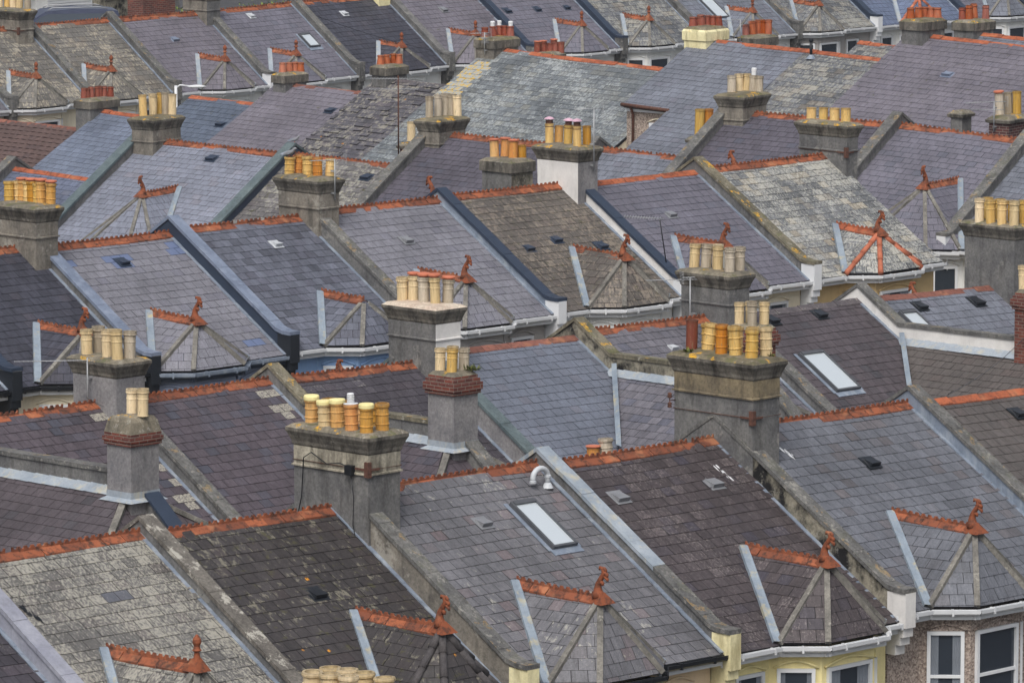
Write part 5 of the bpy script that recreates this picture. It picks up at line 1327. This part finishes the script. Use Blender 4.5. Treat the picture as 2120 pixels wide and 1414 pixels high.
o_, A, B, ax = slab_thing('brick_stack', 296, 362, -40, 7, .9, 7, 'red', 'broad red brick stack rising behind the second crested ridge of the farthest terrace', 'chimney', 'stack')
mb = MB(); mb.box((A + B) / 2 - rc.n * .45 + up * .08, ax * .75, rc.n * .55, up * .1); mb.build('cap', M['conc'], o_)
o_, A, B, ax = slab_thing('garden_wall', 205, 300, 2, 12, .4, 4, 'renddark', 'rough stone wall with weathered coping left of the red brick stack', 'wall')
mb = MB(); mb.box((A + B) / 2 - rc.n * .2 + up * .05, ax * 1.0, rc.n * .28, up * .06); mb.build('coping', M['conc'], o_)
o_, A, B, ax = slab_thing('brick_stack', 356, 372, -30, 16, .6, 7, 'render', 'grey post like stack between the brick stack and the hedge', 'chimney', 'stack')
# bush beyond the ridge
mleaf = bpy.data.materials.new('leaf'); mleaf.use_nodes = True; t = mleaf.node_tree; b = t.nodes['Principled BSDF']; b.inputs['Roughness'].default_value = .7
cc = mixc(t, attr(t, 'tone'), lin((44, 62, 30)), lin((120, 134, 50))); t.links.new(cc, b.inputs['Base Color'])
def bush(x, y, dist, rx, rz, label, n=2600):
    X = behind(x, y, dist); base = X - up * 5; o_ = thing('hedge_bush', base, label, 'bush', 'bushes beyond the farthest terrace'); mb = MB(); blobs = [(X - up * rz + Vector((rnd.uniform(-rx, rx) * .7, rnd.uniform(-1, 1), rnd.uniform(-.4, .4) * rz)), rnd.uniform(.45, .9)) for _ in range(16)]
    for i in range(n):
        c, r_ = rnd.choice(blobs); v = Vector((rnd.gauss(0, 1), rnd.gauss(0, 1), rnd.gauss(0, 1))).normalized() * r_ * rnd.uniform(.75, 1.05); p = c + v
        a_ = Vector((rnd.gauss(0, 1), rnd.gauss(0, 1), rnd.gauss(0, 1))).normalized(); b_ = a_.cross(v).normalized(); s_ = rnd.uniform(.05, .10)
        mb.face([p, p + a_ * s_ + b_ * s_ * .4, p + a_ * s_ * 2, p + a_ * s_ - b_ * s_ * .4], tone=rnd.random())
    mb.build('crown', mleaf, o_)
    mb = MB(); mb.tube([base, X - up * rz * 1.2], [.15, .08], 8); mb.build('trunk', M['rust'], o_)
bush(500, 2, 11, 2.2, 1.2, 'dense dark green bush left of the middle of the top edge beyond the ridge'); bush(600, -4, 13, 2.0, 1.2, 'yellow green bush beyond the ridge further right along the top edge'); bush(395, 0, 15, 1.4, 1.6, 'ivy green bush beside the large grey stack at the top edge')

# ------------------------------------------------------------------ ground, one sheet out to the horizon
pts = [(b.x, b.y, b.z) for b in BASES]
def gz(x, y):
    sw = sz = 0.
    for px, py, pz in pts:
        w_ = 1 / ((x - px) ** 2 + (y - py) ** 2 + 60) ** 1.6; sw += w_; sz += w_ * pz
    return sz / sw
xs = [-1400, -700, -300, -150, -80] + [-60 + 5 * i for i in range(25)] + [80, 150, 300, 700, 1500]
ys = [-300, -100, 0, 30, 50] + [60 + 6 * i for i in range(36)] + [300, 360, 500, 900, 1600, 2800]
vs = [(x, y, gz(x, y) - .25) for y in ys for x in xs]; nx = len(xs)
fs = [(j * nx + i, j * nx + i + 1, (j + 1) * nx + i + 1, (j + 1) * nx + i) for j in range(len(ys) - 1) for i in range(nx - 1)]
me = bpy.data.meshes.new('ground'); me.from_pydata(vs, [], fs); me.materials.append(M['asphalt']); g = bpy.data.objects.new('ground', me); COL.objects.link(g); g['kind'] = 'structure'
for o in bpy.data.objects:
    if '_o' in o: del o['_o']

# ------------------------------------------------------------------ thin damp air
mb = MB(); c = Vector((0, 1250, 9)); mb.box(c, Vector((1700, 0, 0)), Vector((0, 1700, 0)), Vector((0, 0, 30)))
hz = mb.build('haze', M['base']); hz['kind'] = 'stuff'; del hz['_o']
m = bpy.data.materials.new('damp_air'); m.use_nodes = True; t = m.node_tree; t.nodes.remove(t.nodes['Principled BSDF'])
v = t.nodes.new('ShaderNodeVolumePrincipled'); v.inputs['Color'].default_value = (.86, .90, .96, 1); v.inputs['Density'].default_value = .00014; v.inputs['Anisotropy'].default_value = .2
t.links.new(v.outputs[0], t.nodes['Material Output'].inputs['Volume']); hz.data.materials.clear(); hz.data.materials.append(m)
